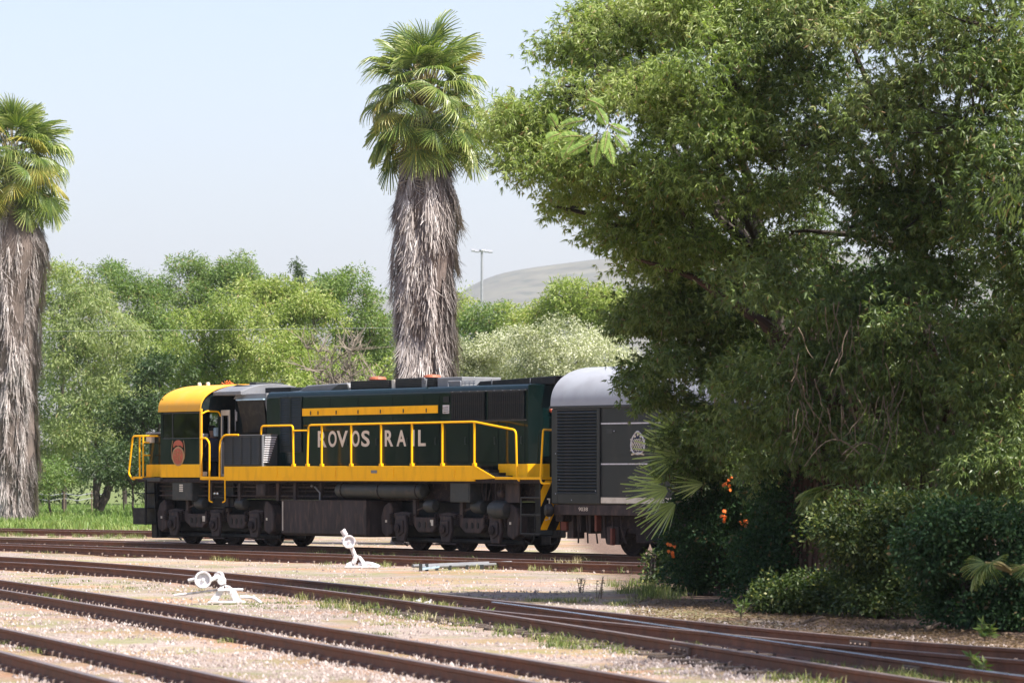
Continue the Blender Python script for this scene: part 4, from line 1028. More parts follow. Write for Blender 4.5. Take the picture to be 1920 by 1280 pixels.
# ---- driver, seen low through the side window (one continuous body)
def person():
    root = empty('person', (0, 0, 0))
    pos = LF.world(us - .02, .70, 0)
    root.location = (pos.x, pos.y, pos.z - HR + HR + 2.22); root.rotation_euler = (0, 0, -TH + math.pi)
    tag(root, 'person in dark clothing sitting in the locomotive cab, facing the front window', 'person')
    # frame: +x forward (towards the front of the locomotive), z up, origin on the seat
    V = [(0, 0, .10), (.02, 0, .30), (.02, 0, .46), (.03, 0, .53), (.05, 0, .60), (.07, 0, .70), (.06, 0, .78),
         (.02, .19, .46), (.10, .26, .22), (.34, .20, .20), (.42, .18, .22),
         (.02, -.19, .46), (.10, -.26, .22), (.34, -.20, .20), (.42, -.18, .22),
         (.08, .10, .08), (.45, .12, .08), (.47, .12, -.34), (.60, .12, -.40), (.08, -.10, .08), (.45, -.12, .08), (.47, -.12, -.34), (.60, -.12, -.40)]
    E = [(0, 1), (1, 2), (2, 3), (3, 4), (4, 5), (5, 6), (2, 7), (7, 8), (8, 9), (9, 10), (2, 11), (11, 12), (12, 13), (13, 14), (0, 15), (15, 16), (16, 17), (17, 18), (0, 19), (19, 20), (20, 21), (21, 22)]
    Rr = [.15, .15, .14, .06, .075, .095, .07, .065, .045, .035, .03, .065, .045, .035, .03, .085, .065, .045, .04, .085, .065, .045, .04]
    me = bpy.data.meshes.new('body'); me.from_pydata(V, E, []); o = link_mesh('body', me, root)
    md = o.modifiers.new('skin', 'SKIN')
    for i, r_ in enumerate(Rr): me.skin_vertices[0].data[i].radius = (r_, r_ * (1.0 if i in (4, 5, 6) or i > 6 else .8))
    me.skin_vertices[0].data[0].use_root = True
    sb = o.modifiers.new('sub', 'SUBSURF'); sb.levels = 2; sb.render_levels = 2
    me.materials.append(M['skin'])
    mb = MB(); mb.prism([(-.10, .0), (.14, .0), (.15, .2), (.13, .40), (.08, .515), (-.05, .515), (-.12, .40), (-.14, .2)], 'y', -.20, .20)
    mb.tube([(.02, .19, .47), (.10, .27, .23), (.33, .21, .20)], .062, 10); mb.tube([(.02, -.19, .47), (.10, -.27, .23), (.33, -.21, .20)], .062, 10)
    mb.build('jacket', 'cloth', root, bevel=.05, seg=3)
    mb = MB(); mb.lathe([(.098, 0), (.108, .04), (.10, .09), (.06, .13), (.01, .14)], (.055, 0, .70), (0, 0, 1), 16); mb.build('cap', 'hair', root, smooth=True)
    mb = MB(); mb.tube([(.155, 0, .70), (.175, 0, .675), (.155, 0, .665)], .014, 6); mb.build('nose', 'skin', root)
    for sg in (-1, 1):
        mb = MB(); mb.lathe([(.004, 0), (.013, .004), (.004, .009)], (.145, sg * .035, .70), (1, 0, 0), 8); mb.build('eye', 'hair', root)
        for k in range(5):
            mb = MB(); mb.tube([(.42, sg * (.18 + (k - 2) * .016), .22), (.47, sg * (.18 + (k - 2) * .019), .225 - (.01 if k == 0 else 0)), (.50 - abs(k - 2) * .008, sg * (.18 + (k - 2) * .019), .205)], .009, 6); mb.build('finger', 'skin', root)
person()

# ================================================================== COACH
coach = empty('passenger_coach', (CO.x, CO.y, HR), -THC)
tag(coach, 'dark green railway coach with silver arched roof, half hidden by trees', 'railway coach')
def Uc(x, v=0): return CF.u(x, v)
def Pc(x, y, v=0): return CF.P(x, y, v)
def cpart(mb, name, mat, bevel=0.0, parent=None, **k): return mb.build(name, mat, parent or coach, bevel=bevel, **k)
CW = 2.80; CL = 19.0
zb = Pc(1080, 945)[1]; zev = Pc(1080, 761)[1]; zap = Pc(1130, 688, CW / 2)[1]
mb = MB(); mb.box(0, CL, 0, CW, zb, zev); cpart(mb, 'body', 'coach', .02)
arc = [(CW / 2 - (CW / 2 + .03) * math.copysign(abs(math.cos(t)) ** .9, math.cos(t)), zev + (zap - zev) * math.sin(t) ** .82) for t in [math.pi * i / 36 for i in range(37)]]
mb = MB(); mb.prism(arc, 'x', -.02, CL + .02); cpart(mb, 'roof', 'silver', 0, smooth=True)
mb = MB(); mb.box(-.06, CL + .03, -.035, .0, zev - .05, zev + .012); mb.box(-.06, -.0, .0, CW, zev - .05, zev + .0); cpart(mb, 'gutter', 'dgrey', .01)
mb = MB(); mb.box(.02, CL, .02, CW - .02, Pc(1080, 965)[1], zb - .005); so_ = cpart(mb, 'solebar', 'underb', .01)
# louvred compartment side
lx0, lx1 = Uc(1047), Uc(1121); lz0, lz1 = Pc(1085, 925)[1], Pc(1085, 769)[1]
mb = MB(); fr = .05
mb.box(.02, lx0, -.03, .0, zb + .02, zev - .06); mb.box(lx1, lx1 + .10, -.04, .0, zb + .02, zev - .06)
mb.box(lx0, lx1, -.03, .0, lz1, zev - .06); mb.box(lx0, lx1, -.03, .0, zb + .02, lz0)
lp = cpart(mb, 'louvre_frame', 'coach', .008)
NS = 26; src = None
for i in range(NS):
    h = (lz1 - lz0) / NS; z = lz0 + h * (i + .5)
    if src is None:
        mb = MB(); mb.add([(lx0, -.002, h * .45), (lx0, -.045, -h * .28), (lx0, -.045, -h * .42), (lx0, -.002, -h * .36), (lx1, -.002, h * .45), (lx1, -.045, -h * .28), (lx1, -.045, -h * .42), (lx1, -.002, -h * .36)],
               [(0, 1, 5, 4), (1, 2, 6, 5), (2, 3, 7, 6), (0, 3, 2, 1), (4, 5, 6, 7)])
        src = mb.build('slat', 'coach', lp); o = src
    else: o = src.copy(); C.objects.link(o)
    o.location = (0, 0, z)
for (x, y) in ((1044, 850), (1051, 899), (1044, 925), (1074, 937), (1119, 920)):
    mb = MB(); q = Pc(x, y); mb.lathe([(.012, 0), (.016, .01), (.008, .018)], (q[0], -.03, q[1]), (0, -1, 0), 8); mb.build('bolt', 'steel', lp)
sx0 = Uc(1127)
for yy, hh in ((793.5, .022), (869.5, .022)):
    z = Pc(1150, yy)[1]; mb = MB(); mb.box(sx0, CL - .1, -.006, .0, z - hh / 2 - .004, z + hh / 2 + .004); cpart(mb, 'white_line', 'white')
z = Pc(1150, 937.5)[1]; mb = MB(); mb.box(sx0, CL - .1, -.008, .0, z - .062, z + .062); cpart(mb, 'cream_band', 'cream')
mb = MB(); q = Pc(1152, 808); mb.lathe([(.02, 0), (.026, .012), (.012, .02)], (q[0], 0, q[1]), (0, -1, 0), 10); mb.box(q[0] - .25, q[0] - .05, -.008, 0, q[1] - .05, q[1] + .05); cpart(mb, 'lock', 'dgrey')
mb = MB(); mb.lathe([(.012, 0), (.018, .01), (.01, .025)], (q[0] + .02, -.015, q[1]), (0, -1, 0), 8); cpart(mb, 'lock_keyhole', 'steel')
# coach emblem: pointed oval with lattice
ex, ez = Pc(1196.5, 831); ew = (Uc(1209) - Uc(1184)) / 2; eh = (809 - 849) / -2 / F * CF.Y(ex, 0)
def egg(a, b, n=32): 
    out = []
    for i in range(n):
        t = 2 * math.pi * i / n; x = math.sin(t); y = math.cos(t)
        wd = a * x * (1 - .18 * y); out.append((ex + wd, ez + b * y * (1.0 + .12 * max(0, y) ** 6)))
    return out
mb = MB(); mb.prism(egg(ew, eh), 'y', -.008, 0); ce = cpart(mb, 'emblem', 'cloth')
mb = MB(); mb.tube([(p[0], -.012, p[1]) for p in egg(ew, eh)], .02, 5, closed=True); cpart(mb, 'emblem_border', 'white', 0, ce)
mb = MB()
for k in range(-3, 4):
    mb.tube([(ex + k * .07 - .10, -.012, ez - .16), (ex + k * .07 + .10, -.012, ez + .10)] if abs(k) < 3 else [(ex + k * .06, -.012, ez - .05), (ex + k * .06, -.012, ez + .05)], .009, 4)
    mb.tube([(ex + k * .07 + .10, -.012, ez - .16), (ex + k * .07 - .10, -.012, ez + .10)] if abs(k) < 3 else [(ex - .12, -.012, ez + .02), (ex + .12, -.012, ez + .02)], .009, 4)
for dx in (-.09, 0, .09): mb.lathe([(.005, 0), (.03, .006), (.005, .012)], (ex + dx, -.008, ez + .19 - abs(dx) * .4), (0, -1, 0), 8)
mb.tube([(ex - .2, -.012, ez - .24), (ex, -.012, ez - .20), (ex + .2, -.012, ez - .24)], .02, 4)
cpart(mb, 'emblem_lattice', 'cream', 0, ce)
# carriage number
cu = bpy.data.curves.new('t', 'FONT'); cu.body = '9038'; cu.size = 1; cu.extrude = .004
ob = bpy.data.objects.new('t', cu); C.objects.link(ob); me = bpy.data.meshes.new_from_object(ob.evaluated_get(bpy.context.evaluated_depsgraph_get())); bpy.data.objects.remove(ob)
a_, b2 = Uc(1084), Uc(1101); za, zc_ = Pc(1092, 957.5)[1], Pc(1092, 950.5)[1]; V = np.array([v.co[:] for v in me.vertices]); mn, mx = V.min(0), V.max(0)
for v in me.vertices:
    a, b, c = v.co; v.co = (a_ + (a - mn[0]) / (mx[0] - mn[0]) * (b2 - a_), .012 if c > 0 else .016, za + (b - mn[1]) / (mx[1] - mn[1]) * (zc_ - za))
me.materials.append(M['letter']); me.update(); link_mesh('carriage_number', me, coach)
# windows further along, behind the trees
for x in (1262, 1320, 1400, 1480, 1560, 1640, 1730, 1820):
    u_ = Uc(x); mb = MB(); mb.box(u_, u_ + .9, -.006, .0, Pc(1150, 862)[1], Pc(1150, 800)[1]); wn = cpart(mb, 'window_frame', 'cream', .004)
    mb = MB(); mb.box(u_ + .04, u_ + .86, -.010, -.005, Pc(1150, 859)[1], Pc(1150, 803)[1]); wn2 = cpart(mb, 'window_pane', 'black', 0, wn)
mb = MB(); mb.box(.0, .06, .95, CW - .95, zb, zev - .3); mb.box(-.25, .0, 1.0, CW - 1.0, zb + .1, zev - .5); cpart(mb, 'gangway', 'black', .03)
mb = MB(); mb.lathe([(.08, 0), (.14, .03), (.15, .12), (.12, .18), (.04, .20)], (.06, -.02, Pc(1042, 956)[1]), (-.5, -1, 0), 18); cpart(mb, 'buffer_lamp', 'black', smooth=True)
mb = MB(); mb.box(.0, .25, .1, CW - .1, .75, 1.0); mb.box(-.45, .1, CW / 2 - .15, CW / 2 + .15, .6, .9); cpart(mb, 'drawgear', 'under', .02)
# underfloor gear in brown and red
mb = MB()
for x in np.linspace(1062, 1160, 9):
    u_ = Uc(x + random.uniform(-4, 4), .3); mb.box(u_, u_ + random.uniform(.06, .22), random.uniform(.2, .5), .7, random.uniform(.25, .6), Pc(1100, 966)[1])
mb.box(Uc(1050, .8), Uc(1180, .8), .9, 1.3, .5, 1.1)
for k in range(6): mb.tube([(Uc(1080 + k * 16, .2), .25, 1.05), (Uc(1084 + k * 16, .2), .22, .6), (Uc(1078 + k * 18, .2), .3, .28)], .022, 6)
cpart(mb, 'underfloor_gear', 'underb', .01)
M['gearred'] = paint('reddish grimy steel', (0.13, 0.035, 0.022), rough=.7, var=.4, scale=6)
for bxx in ((Uc(1051, .3), Uc(1062, .3), .3, .6, .55, .85), (Uc(1124, .3), Uc(1128, .3), .15, .3, .55, 1.0), (Uc(1153, .3), Uc(1157, .3), .15, .25, .25, .62)):
    mb = MB(); mb.box(*bxx); cpart(mb, 'brake_block', 'gearred', .01)
ub = [Uc(1187, .87), Uc(1187, .87) + 2.2]
for base in (0, CL - 6.2):
    us2 = [u + base for u in ub]
    mb = MB(); v = .38
    mb.prism([(us2[0] - .7, .66), (us2[0] - .5, .9), (us2[1] + .5, .9), (us2[1] + .7, .66), (us2[1] + .3, .6), (us2[1] - .5, .5), (us2[0] + .5, .5), (us2[0] - .3, .6)], 'y', v, v + .14)
    mb.box(us2[0] + .7, us2[1] - .7, v - .05, v + .1, .3, .95); b = cpart(mb, 'bogie_frame', 'under', .015)
    for u_ in us2:
        wheelset(u_, .87, 1.87, b, .43)
        mb = MB(); mb.box(u_ - .2, u_ + .2, v - .12, v, .26, .66); mb.build('axle_box', 'underb', b, bevel=.02)
        mb = MB(); mb.prism([(u_ - .40, .62), (u_ + .4, .62), (u_ + .25, .30), (u_ - .25, .30)], 'y', v - .04, v + .02); mb.build('leaf_spring', 'under', b)

# ================================================================== YARD FURNITURE
def lever(px0, y_base, k, label, pts):
    """point lever; pts given in photo pixels at one distance, k = metres per pixel"""
    g = G(px0, y_base); Y = g.y
    root = empty('point_lever', g); tag(root, label, 'point lever', 'white point levers between the tracks')
    def q(x, y, d=0): p = W(x, y, Y); return Vector((p.x - g.x, d, max(.0, p.z - g.z)))
    # weight: thick dished disc facing the camera
    cx, cy, r = pts['disc']; c = q(cx, cy, -.10); r *= k
    mb = MB(); mb.lathe([(r * .16, -.03), (r * .20, -.035), (r * .26, -.0), (r * .66, .005), (r * .74, -.05), (r * .95, -.055), (r, -.03), (r, .055), (r * .94, .07), (.01, .07)], c, (.12, -1, .1), 28)
    mb.lathe([(r * .16, .03), (r * .20, .045), (r * .1, .06)], c, (.12, -1, .1), 12)
    # flip dish so that its hollow faces the viewer
    mb2 = MB(); ax = Vector((.12, -1, .1)).normalized()
    mb2.lathe([(.01, -.07), (r * .94, -.07), (r, -.055), (r, .03), (r * .95, .055), (r * .76, .05), (r * .66, .0), (r * .24, .0), (r * .18, .04), (.01, .045)], c, ax, 30)
    mb2.build('weight', 'white', root, smooth=True)
    for nm, pl, rad in pts['arms']:
        mb = MB(); mb.tube(rounded([q(*p) for p in pl], .05), [rad] * len(rounded([q(*p) for p in pl], .05)), 10); mb.build(nm, 'white', root, smooth=True)
    for nm, pl, d0, d1 in pts['plates']:
        mb = MB(); P_ = [(q(x, y).x, q(x, y).z) for x, y in pl]; mb.prism(P_, 'y', d0, d1); mb.build(nm, 'white', root, bevel=.008)
    return root
k1 = G(440, 1130).y / F
lever(440, 1130, k1, 'large white point lever with its disc weight thrown over to the left', dict(
    disc=(381.5, 1086, 16.5),
    arms=[('arm', [(392, 1088, -.08), (404, 1083, -.03), (411, 1079, 0), (417, 1083, 0), (420, 1095, 0)], .035),
          ('hub', [(409, 1081, -.02), (412, 1080, .05)], .075), ('hub', [(416, 1088, -.06), (416, 1088, .06)], .065),
          ('stop_handle', [(353, 1088, .02), (367, 1085, .0)], .028),
          ('operating_rod', [(326, 1115, -.02), (350, 1113, .02), (395, 1107, .05), (418, 1104, .05), (455, 1105, .1)], .018),
          ('bent_rod', [(450, 1118, 0), (470, 1119, .02), (478, 1121, 0), (491, 1132, -.05)], .024),
          ('axle', [(409, 1106, -.05), (432, 1106, -.05)], .03)],
    plates=[('stand_leg', [(412, 1100), (421, 1096), (418, 1110), (407, 1128), (391, 1131), (396, 1121), (404, 1112)], -.05, .10),
            ('stand_leg', [(421, 1096), (430, 1098), (443, 1110), (448, 1120), (458, 1130), (440, 1131), (434, 1118), (424, 1106)], -.05, .10),
            ('base_plate', [(388, 1132), (392, 1126), (458, 1126), (460, 1132)], -.08, .18)]))
k2 = G(675, 1064).y / F
lever(675, 1064, k2, 'smaller white point lever standing upright with its disc weight on top', dict(
    disc=(654.5, 1015, 12.5),
    arms=[('arm', [(643, 995, .0), (650, 1008, 0), (660, 1028, 0), (669, 1050, 0)], .045), ('arm_tip', [(642, 993, 0), (648, 1003, 0)], .06),
          ('axle', [(664, 1052, -.1), (664, 1052, .2)], .05), ('stop_handle', [(641, 1010, 0), (646, 1011, 0)], .04),
          ('operating_rod', [(672, 1057, 0), (690, 1055, 0), (700, 1057, 0), (712, 1062, 0)], .035)],
    plates=[('stand_leg', [(664, 1040), (672, 1042), (668, 1052), (665, 1064), (656, 1064), (660, 1050)], -.06, .10),
            ('stand_leg', [(668, 1040), (676, 1042), (684, 1052), (690, 1064), (681, 1064), (676, 1052)], -.06, .10),
            ('side_bracket', [(647, 1064), (649, 1056), (658, 1052), (661, 1058), (657, 1064)], -.1, .14),
            ('base_plate', [(646, 1065), (648, 1060), (708, 1060), (710, 1065)], -.12, .2)]))

def chairs(x, y, label, mat, s=1.0):
    g = G(x, y); root = empty('rail_brace', g, random.uniform(-.1, .1)); tag(root, label, 'rail brace', 'painted rail braces beside the switch rails'); kk = g.y / F
    def q(dx, dy, d=0): return Vector((dx * kk * s, d, max(0, -dy * kk * s)))
    mb = MB(); prof = [(-13, 0), (-11, -4), (-4, -8), (5, -9.5), (9, -8), (9, -2), (6, 0), (5, -4), (-2, -3.5), (-8, 0)]
    mb.prism([(q(a, b).x, q(a, b).z) for a, b in prof], 'y', -.05, .06); mb.build('horn', mat, root, bevel=.012)
    mb = MB(); mb.tube([q(7, -8, 0), q(10, -13, 0)], .018, 8); mb.lathe([(.03, 0), (.035, .02), (.02, .04)], q(7.5, -3, -.06), (0, -1, 0), 10); mb.build('bolt', mat, root)
chairs(781, 1131, 'white horned rail brace between the rails, left one of the pair in the middle', 'white', .8)
chairs(801, 1133.5, 'white horned rail brace between the rails, right one of the pair in the middle', 'white', .8)
chairs(1738, 1222, 'pale blue horned rail brace between the rails at bottom right, left one of the pair', 'pblue', 1.0)
chairs(1777, 1225, 'pale blue horned rail brace between the rails at bottom right, right one of the pair', 'pblue', 1.0)

# low frame of pipes on short stakes beside the track
a, b = G(787, 1069), G(972, 1064)
root = empty('pipe_frame', a); tag(root, 'low frame of grey signal pipes on short stakes lying on the gravel by the train', 'pipe run')
d = (b - a); L = d.length; dd = d.normalized(); nn = Vector((-dd.y, dd.x, 0))
for off, z in ((0, .07), (.20, .09)):
    mb = MB(); mb.tube([nn * off + Vector((0, 0, z)), nn * off * 1.3 + dd * L * .55 + Vector((0, 0, z + .015)), nn * off + dd * L + Vector((0, 0, z + .02))], .032, 8); mb.build('pipe', 'grey', root)
mb = MB(); mb.prism([(0, 0), (0, .05), (.4, .09), (.4, .06)], 'y', -.03, .10); mb.build('crank', 'pblue', root)
for t in (.01, .07, .17, .30, .47, .60, .625, .78, .93):
    p = dd * L * t; mb = MB(); mb.box(p.x - .035, p.x + .035, p.y - .06, p.y - .02, -.03, .14 if t < .1 else .09); mb.build('stake', 'dgrey', root)
# floodlight mast far behind
g = W(904, 590, 420); base = Vector((g.x, 420, 0)); root = empty('floodlight_mast', base); tag(root, 'tall slim floodlight mast rising above the trees in front of the hill', 'light mast')
ztop = W(903, 472, 420).z
mb = MB(); mb.tube([(0, 0, 0), (-.03, 0, ztop)], [.26, .12], 10); mb.build('pole', 'steel', root)
mb = MB(); mb.tube([(-1.05, 0, ztop + .05), (1.05, 0, ztop + .05)], .06, 6); mb.tube([(0, -.6, ztop - .05), (0, .6, ztop - .05)], .06, 6); mb.lathe([(.1, 0), (.35, .1), (.3, .25), (.05, .3)], (0, 0, ztop), (0, 0, 1), 10); mb.build('head_frame', 'steel', root)
for x, dz in ((-1.0, .15), (-.55, .05), (.5, .05), (.95, .0)):
    mb = MB(); mb.add([(x - .22, -.25, ztop + dz - .15), (x + .22, -.25, ztop + dz - .15), (x + .26, .1, ztop + dz + .12), (x - .26, .1, ztop + dz + .12), (x - .2, -.3, ztop + dz - .05), (x + .2, -.3, ztop + dz - .05), (x + .22, .05, ztop + dz + .2), (x - .22, .05, ztop + dz + .2)],
        [(3, 2, 1, 0), (4, 5, 6, 7), (0, 1, 5, 4), (1, 2, 6, 5), (2, 3, 7, 6), (3, 0, 4, 7)]); mb.build('floodlight', 'steel', root)
# wire fence at the far verge, left
root = empty('wire_fence', G(70, 965, 0)); g0 = root.location.copy(); tag(root, 'sagging wire fence on thin posts behind the grass at the left', 'fence')
mb = MB(); posts = [(66, 962), (120, 962), (172, 961), (232, 960)]
for z in (.75, .5):
    pp = []
    for (x, y), (x2, y2) in zip(posts[:-1], posts[1:]):
        for t in (0, .5): p = G(x + (x2 - x) * t, y + (y2 - y) * t); pp.append(p - g0 + Vector((0, 0, z + .25 - (.12 if t else 0))))
    mb.tube(pp, .018, 4)
mb.build('wire', 'steel', root)
for x, y in posts:
    p = G(x, y) - g0; mb = MB(); mb.tube([p, p + Vector((0, 0, 1.15))], .04, 5); mb.build('post', 'twig', root)
# overhead wire
mb = MB(); mb.tube([W(-200, 622, 160), W(100, 621, 160), W(360, 619, 160), W(760, 614, 160)], .008, 4); o = mb.build('overhead_wire', 'steel'); tag(o, 'thin pale wire strung across the trees at the left', 'wire')
g = W(-200, 622, 160)
mb = MB(); mb.tube([(g.x, 160, 0), (g.x, 160, g.z + .3)], .12, 6); o = mb.build('pole', 'bark'); tag(o, 'wooden pole carrying the overhead wire beyond the left edge', 'pole')

# ================================================================== STONES, GRASS
M['stone'] = leafmat('ballast stone', [(0, (0.12, 0.09, 0.08)), (.35, (0.23, 0.185, 0.165)), (.75, (0.30, 0.25, 0.23)), (1, (0.39, 0.34, 0.315))], trans=0, rough=.9)
def stones():
    n = 60000
    y = 893 + 1.0 * 0 + (1300 - 1000) * RNG.random(n) ** .8 + 107; x = -40 + 2000 * RNG.random(n)
    Y = F * ZC / (y - HY); X = (x - CX) / F * Y
    P = np.stack([X, Y, np.full(n, -.012)], 1)
    keep = vnoise(P, 1.3) * .6 + vnoise(P, .35) * .4 > .40
    q0, q1 = G(1150, 1128), G(1920, 1214); side = (P[:, 0] - q0.x) * (q1.y - q0.y) - (P[:, 1] - q0.y) * (q1.x - q0.x)
    keep &= ~((side < 0) & (P[:, 0] > 1.2 + .8 * vnoise(P, .8)))
    P = P[keep]; n = len(P)
    s = .008 + .026 * RNG.random(n) ** 3.2
    oct_ = np.array([(1, 0, 0), (0, 1, 0), (-1, 0, 0), (0, -1, 0), (0, 0, 1.0)])
    rot = RNG.random(n) * 6.28; c, si = np.cos(rot), np.sin(rot)
    sc = .7 + .6 * RNG.random((n, 5))
    V = np.empty((n, 5, 3))
    for i in range(5):
        a = oct_[i] * 1.0; vx = a[0] * sc[:, i]; vy = a[1] * sc[:, i] * .75
        V[:, i, 0] = P[:, 0] + (vx * c - vy * si) * s; V[:, i, 1] = P[:, 1] + (vx * si + vy * c) * s
        V[:, i, 2] = P[:, 2] + (a[2] * (.8 * sc[:, i])) * s + .012 * (i == 4)
    tri = np.array([(0, 1, 4), (1, 2, 4), (2, 3, 4), (3, 0, 4)])
    Fq = (np.arange(n)[:, None, None] * 5 + tri[None]).reshape(-1, 3)
    o = raw_mesh('gravel', V.reshape(-1, 3), Fq, 'stone', None, np.repeat(RNG.random(n), 5), corners=3)
    tag(o, 'pale pink and grey ballast stones scattered between the tracks', 'gravel', kind='stuff')
stones()

M['grass'] = leafmat('grass blade', [(0, (0.05, 0.085, 0.02)), (.4, (0.11, 0.15, 0.04)), (.7, (0.24, 0.26, 0.09)), (1, (0.48, 0.42, 0.23))], trans=.35, rough=.5)
M['dryg'] = leafmat('dry grass', [(0, (0.22, 0.20, 0.08)), (.5, (0.38, 0.32, 0.17)), (1, (0.60, 0.52, 0.36))], trans=.3, rough=.6)
def blades(name, P, H, Wd, rnd, mat, spread=.5, label=None, cat=None, kind=None, parent=None):
    n = len(P); ang = RNG.random(n) * 6.283; lean = spread * RNG.random(n)
    dirx, diry = np.cos(ang), np.sin(ang); V = np.empty((n, 5, 3))
    sx, sy = -diry, dirx; sa = RNG.random(n) * 3.14; sx, sy = np.cos(sa), np.sin(sa)
    V[:, 0] = P + np.stack([sx * Wd / 2, sy * Wd / 2, 0 * H], 1); V[:, 1] = P - np.stack([sx * Wd / 2, sy * Wd / 2, 0 * H], 1)
    mid = P + np.stack([dirx * H * lean * .35, diry * H * lean * .35, H * .6], 1)
    V[:, 2] = mid - np.stack([sx * Wd * .35, sy * Wd * .35, 0 * H], 1); V[:, 3] = mid + np.stack([sx * Wd * .35, sy * Wd * .35, 0 * H], 1)
    V[:, 4] = P + np.stack([dirx * H * lean, diry * H * lean, H * (1 - .3 * lean)], 1)
    a = np.arange(n)[:, None] * 5
    Fq = np.concatenate([a + np.array([[0, 1, 2]]), a + np.array([[0, 2, 3]]), a + np.array([[3, 2, 4]])])
    o = raw_mesh(name, V.reshape(-1, 3), Fq, mat, parent, np.repeat(rnd, 5), corners=3)
    tag(o, label, cat, kind=kind); return o
def tufts(name, spots, label, mat='grass', per=26):
    Ps, Hs, Ws, Rs = [], [], [], []
    for (x, y, wpx, hpx, n) in spots:
        g = G(x, y); k = g.y / F
        for j in range(n):
            cx_ = g.x + random.gauss(0, wpx * k * .4); cy_ = g.y + random.gauss(0, wpx * k * .55)
            base = random.random() * .6; hh = hpx * k * random.uniform(.5, 1.1)
            for i in range(per):
                Ps.append((cx_ + random.gauss(0, .075), cy_ + random.gauss(0, .075), -.01)); Hs.append(hh * random.uniform(.3, 1.1)); Ws.append(random.uniform(.006, .014)); Rs.append(min(1, base + random.random() * .45))
    return blades(name, np.array(Ps), np.array(Hs), np.array(Ws), np.array(Rs), mat, 1.0, label, 'grass', 'stuff')
spots = []
def along(pts, x0, x1, dy, n, wpx, hpx, m=2):
    xs = [p[0] for p in pts]; ys = [p[1] for p in pts]
    for _ in range(n):
        x = random.uniform(x0, x1); y = np.interp(x, xs, ys) + 9 + random.uniform(*dy); spots.append((x, y, wpx, hpx, m))
along(PT2l, 540, 1250, (0, 7), 46, 12, 16); along(PT2l, 400, 540, (-3, 6), 12, 12, 13)
along(PT2u, 560, 1240, (-9, -2), 40, 10, 15); along(PT2l, 0, 300, (-10, 4), 40, 14, 9)
along(PRA, 560, 860, (8, 20), 46, 14, 18); along(PRD, 560, 1120, (12, 26), 40, 22, 20); along(PRD, 1000, 1180, (20, 38), 22, 22, 20)
along(P4a, 80, 140, (6, 16), 9, 10, 14); along(P5a, 20, 120, (12, 22), 9, 12, 12); along(P5a, 180, 300, (12, 22), 7, 12, 10)
along(PRD, 1440, 1560, (26, 38), 12, 16, 26); along(PRD, 1640, 1900, (-6, 14), 34, 20, 30); along(PRB, 1500, 1900, (16, 30), 22, 16, 20)
along(PRC, 900, 1100, (-4, 10), 12, 12, 12); along(P4b, 240, 260, (6, 14), 3, 8, 14); along(P4b, 410, 450, (14, 22), 5, 10, 14)
along(PRD, 0, 560, (14, 34), 30, 22, 7); along(P4a, 500, 900, (-70, -30), 26, 26, 8)
along(PT0, -10, 262, (-1, 4), 40, 12, 12, 3); along(PT0, -10, 262, (10, 16), 22, 14, 8, 2)
for (x, y, n_, h) in ((1015, 1150, 4, 14), (960, 1146, 3, 12), (1185, 1100, 10, 22), (1215, 1110, 18, 30), (1240, 1118, 14, 30), (1160, 1130, 6, 14), (1050, 1128, 8, 14), (440, 1128, 3, 6), (490, 1140, 4, 7), (700, 1188, 5, 9), (1570, 1268, 8, 22), (1180, 1262, 4, 10), (1680, 1270, 8, 30), (1800, 1275, 8, 30), (1290, 1205, 3, 16)):
    for _ in range(n_): spots.append((x + random.gauss(0, 22), y + random.gauss(0, 3), 18, h, 2))
tufts('grass', spots, 'green and yellowish grass tufts growing along and between the rails', per=17)
sp2 = spots; spots = []
along(PT2l, 1040, 1100, (-2, 6), 9, 12, 26); along(PT2l, 600, 1240, (-6, 3), 16, 8, 18, 1); along(PRD, 640, 860, (10, 22), 10, 18, 24, 1); along(PRA, 700, 830, (8, 18), 12, 10, 22, 1)
along(PRD, 1480, 1900, (0, 30), 14, 18, 32, 1)
tufts('dry_grass', spots, 'straw-coloured dry grass stalks standing by the rails', 'dryg', 14)
M['meadow'] = leafmat('meadow blade', [(0, (0.06, 0.12, 0.025)), (.5, (0.14, 0.22, 0.05)), (1, (0.34, 0.36, 0.13))], trans=.35)
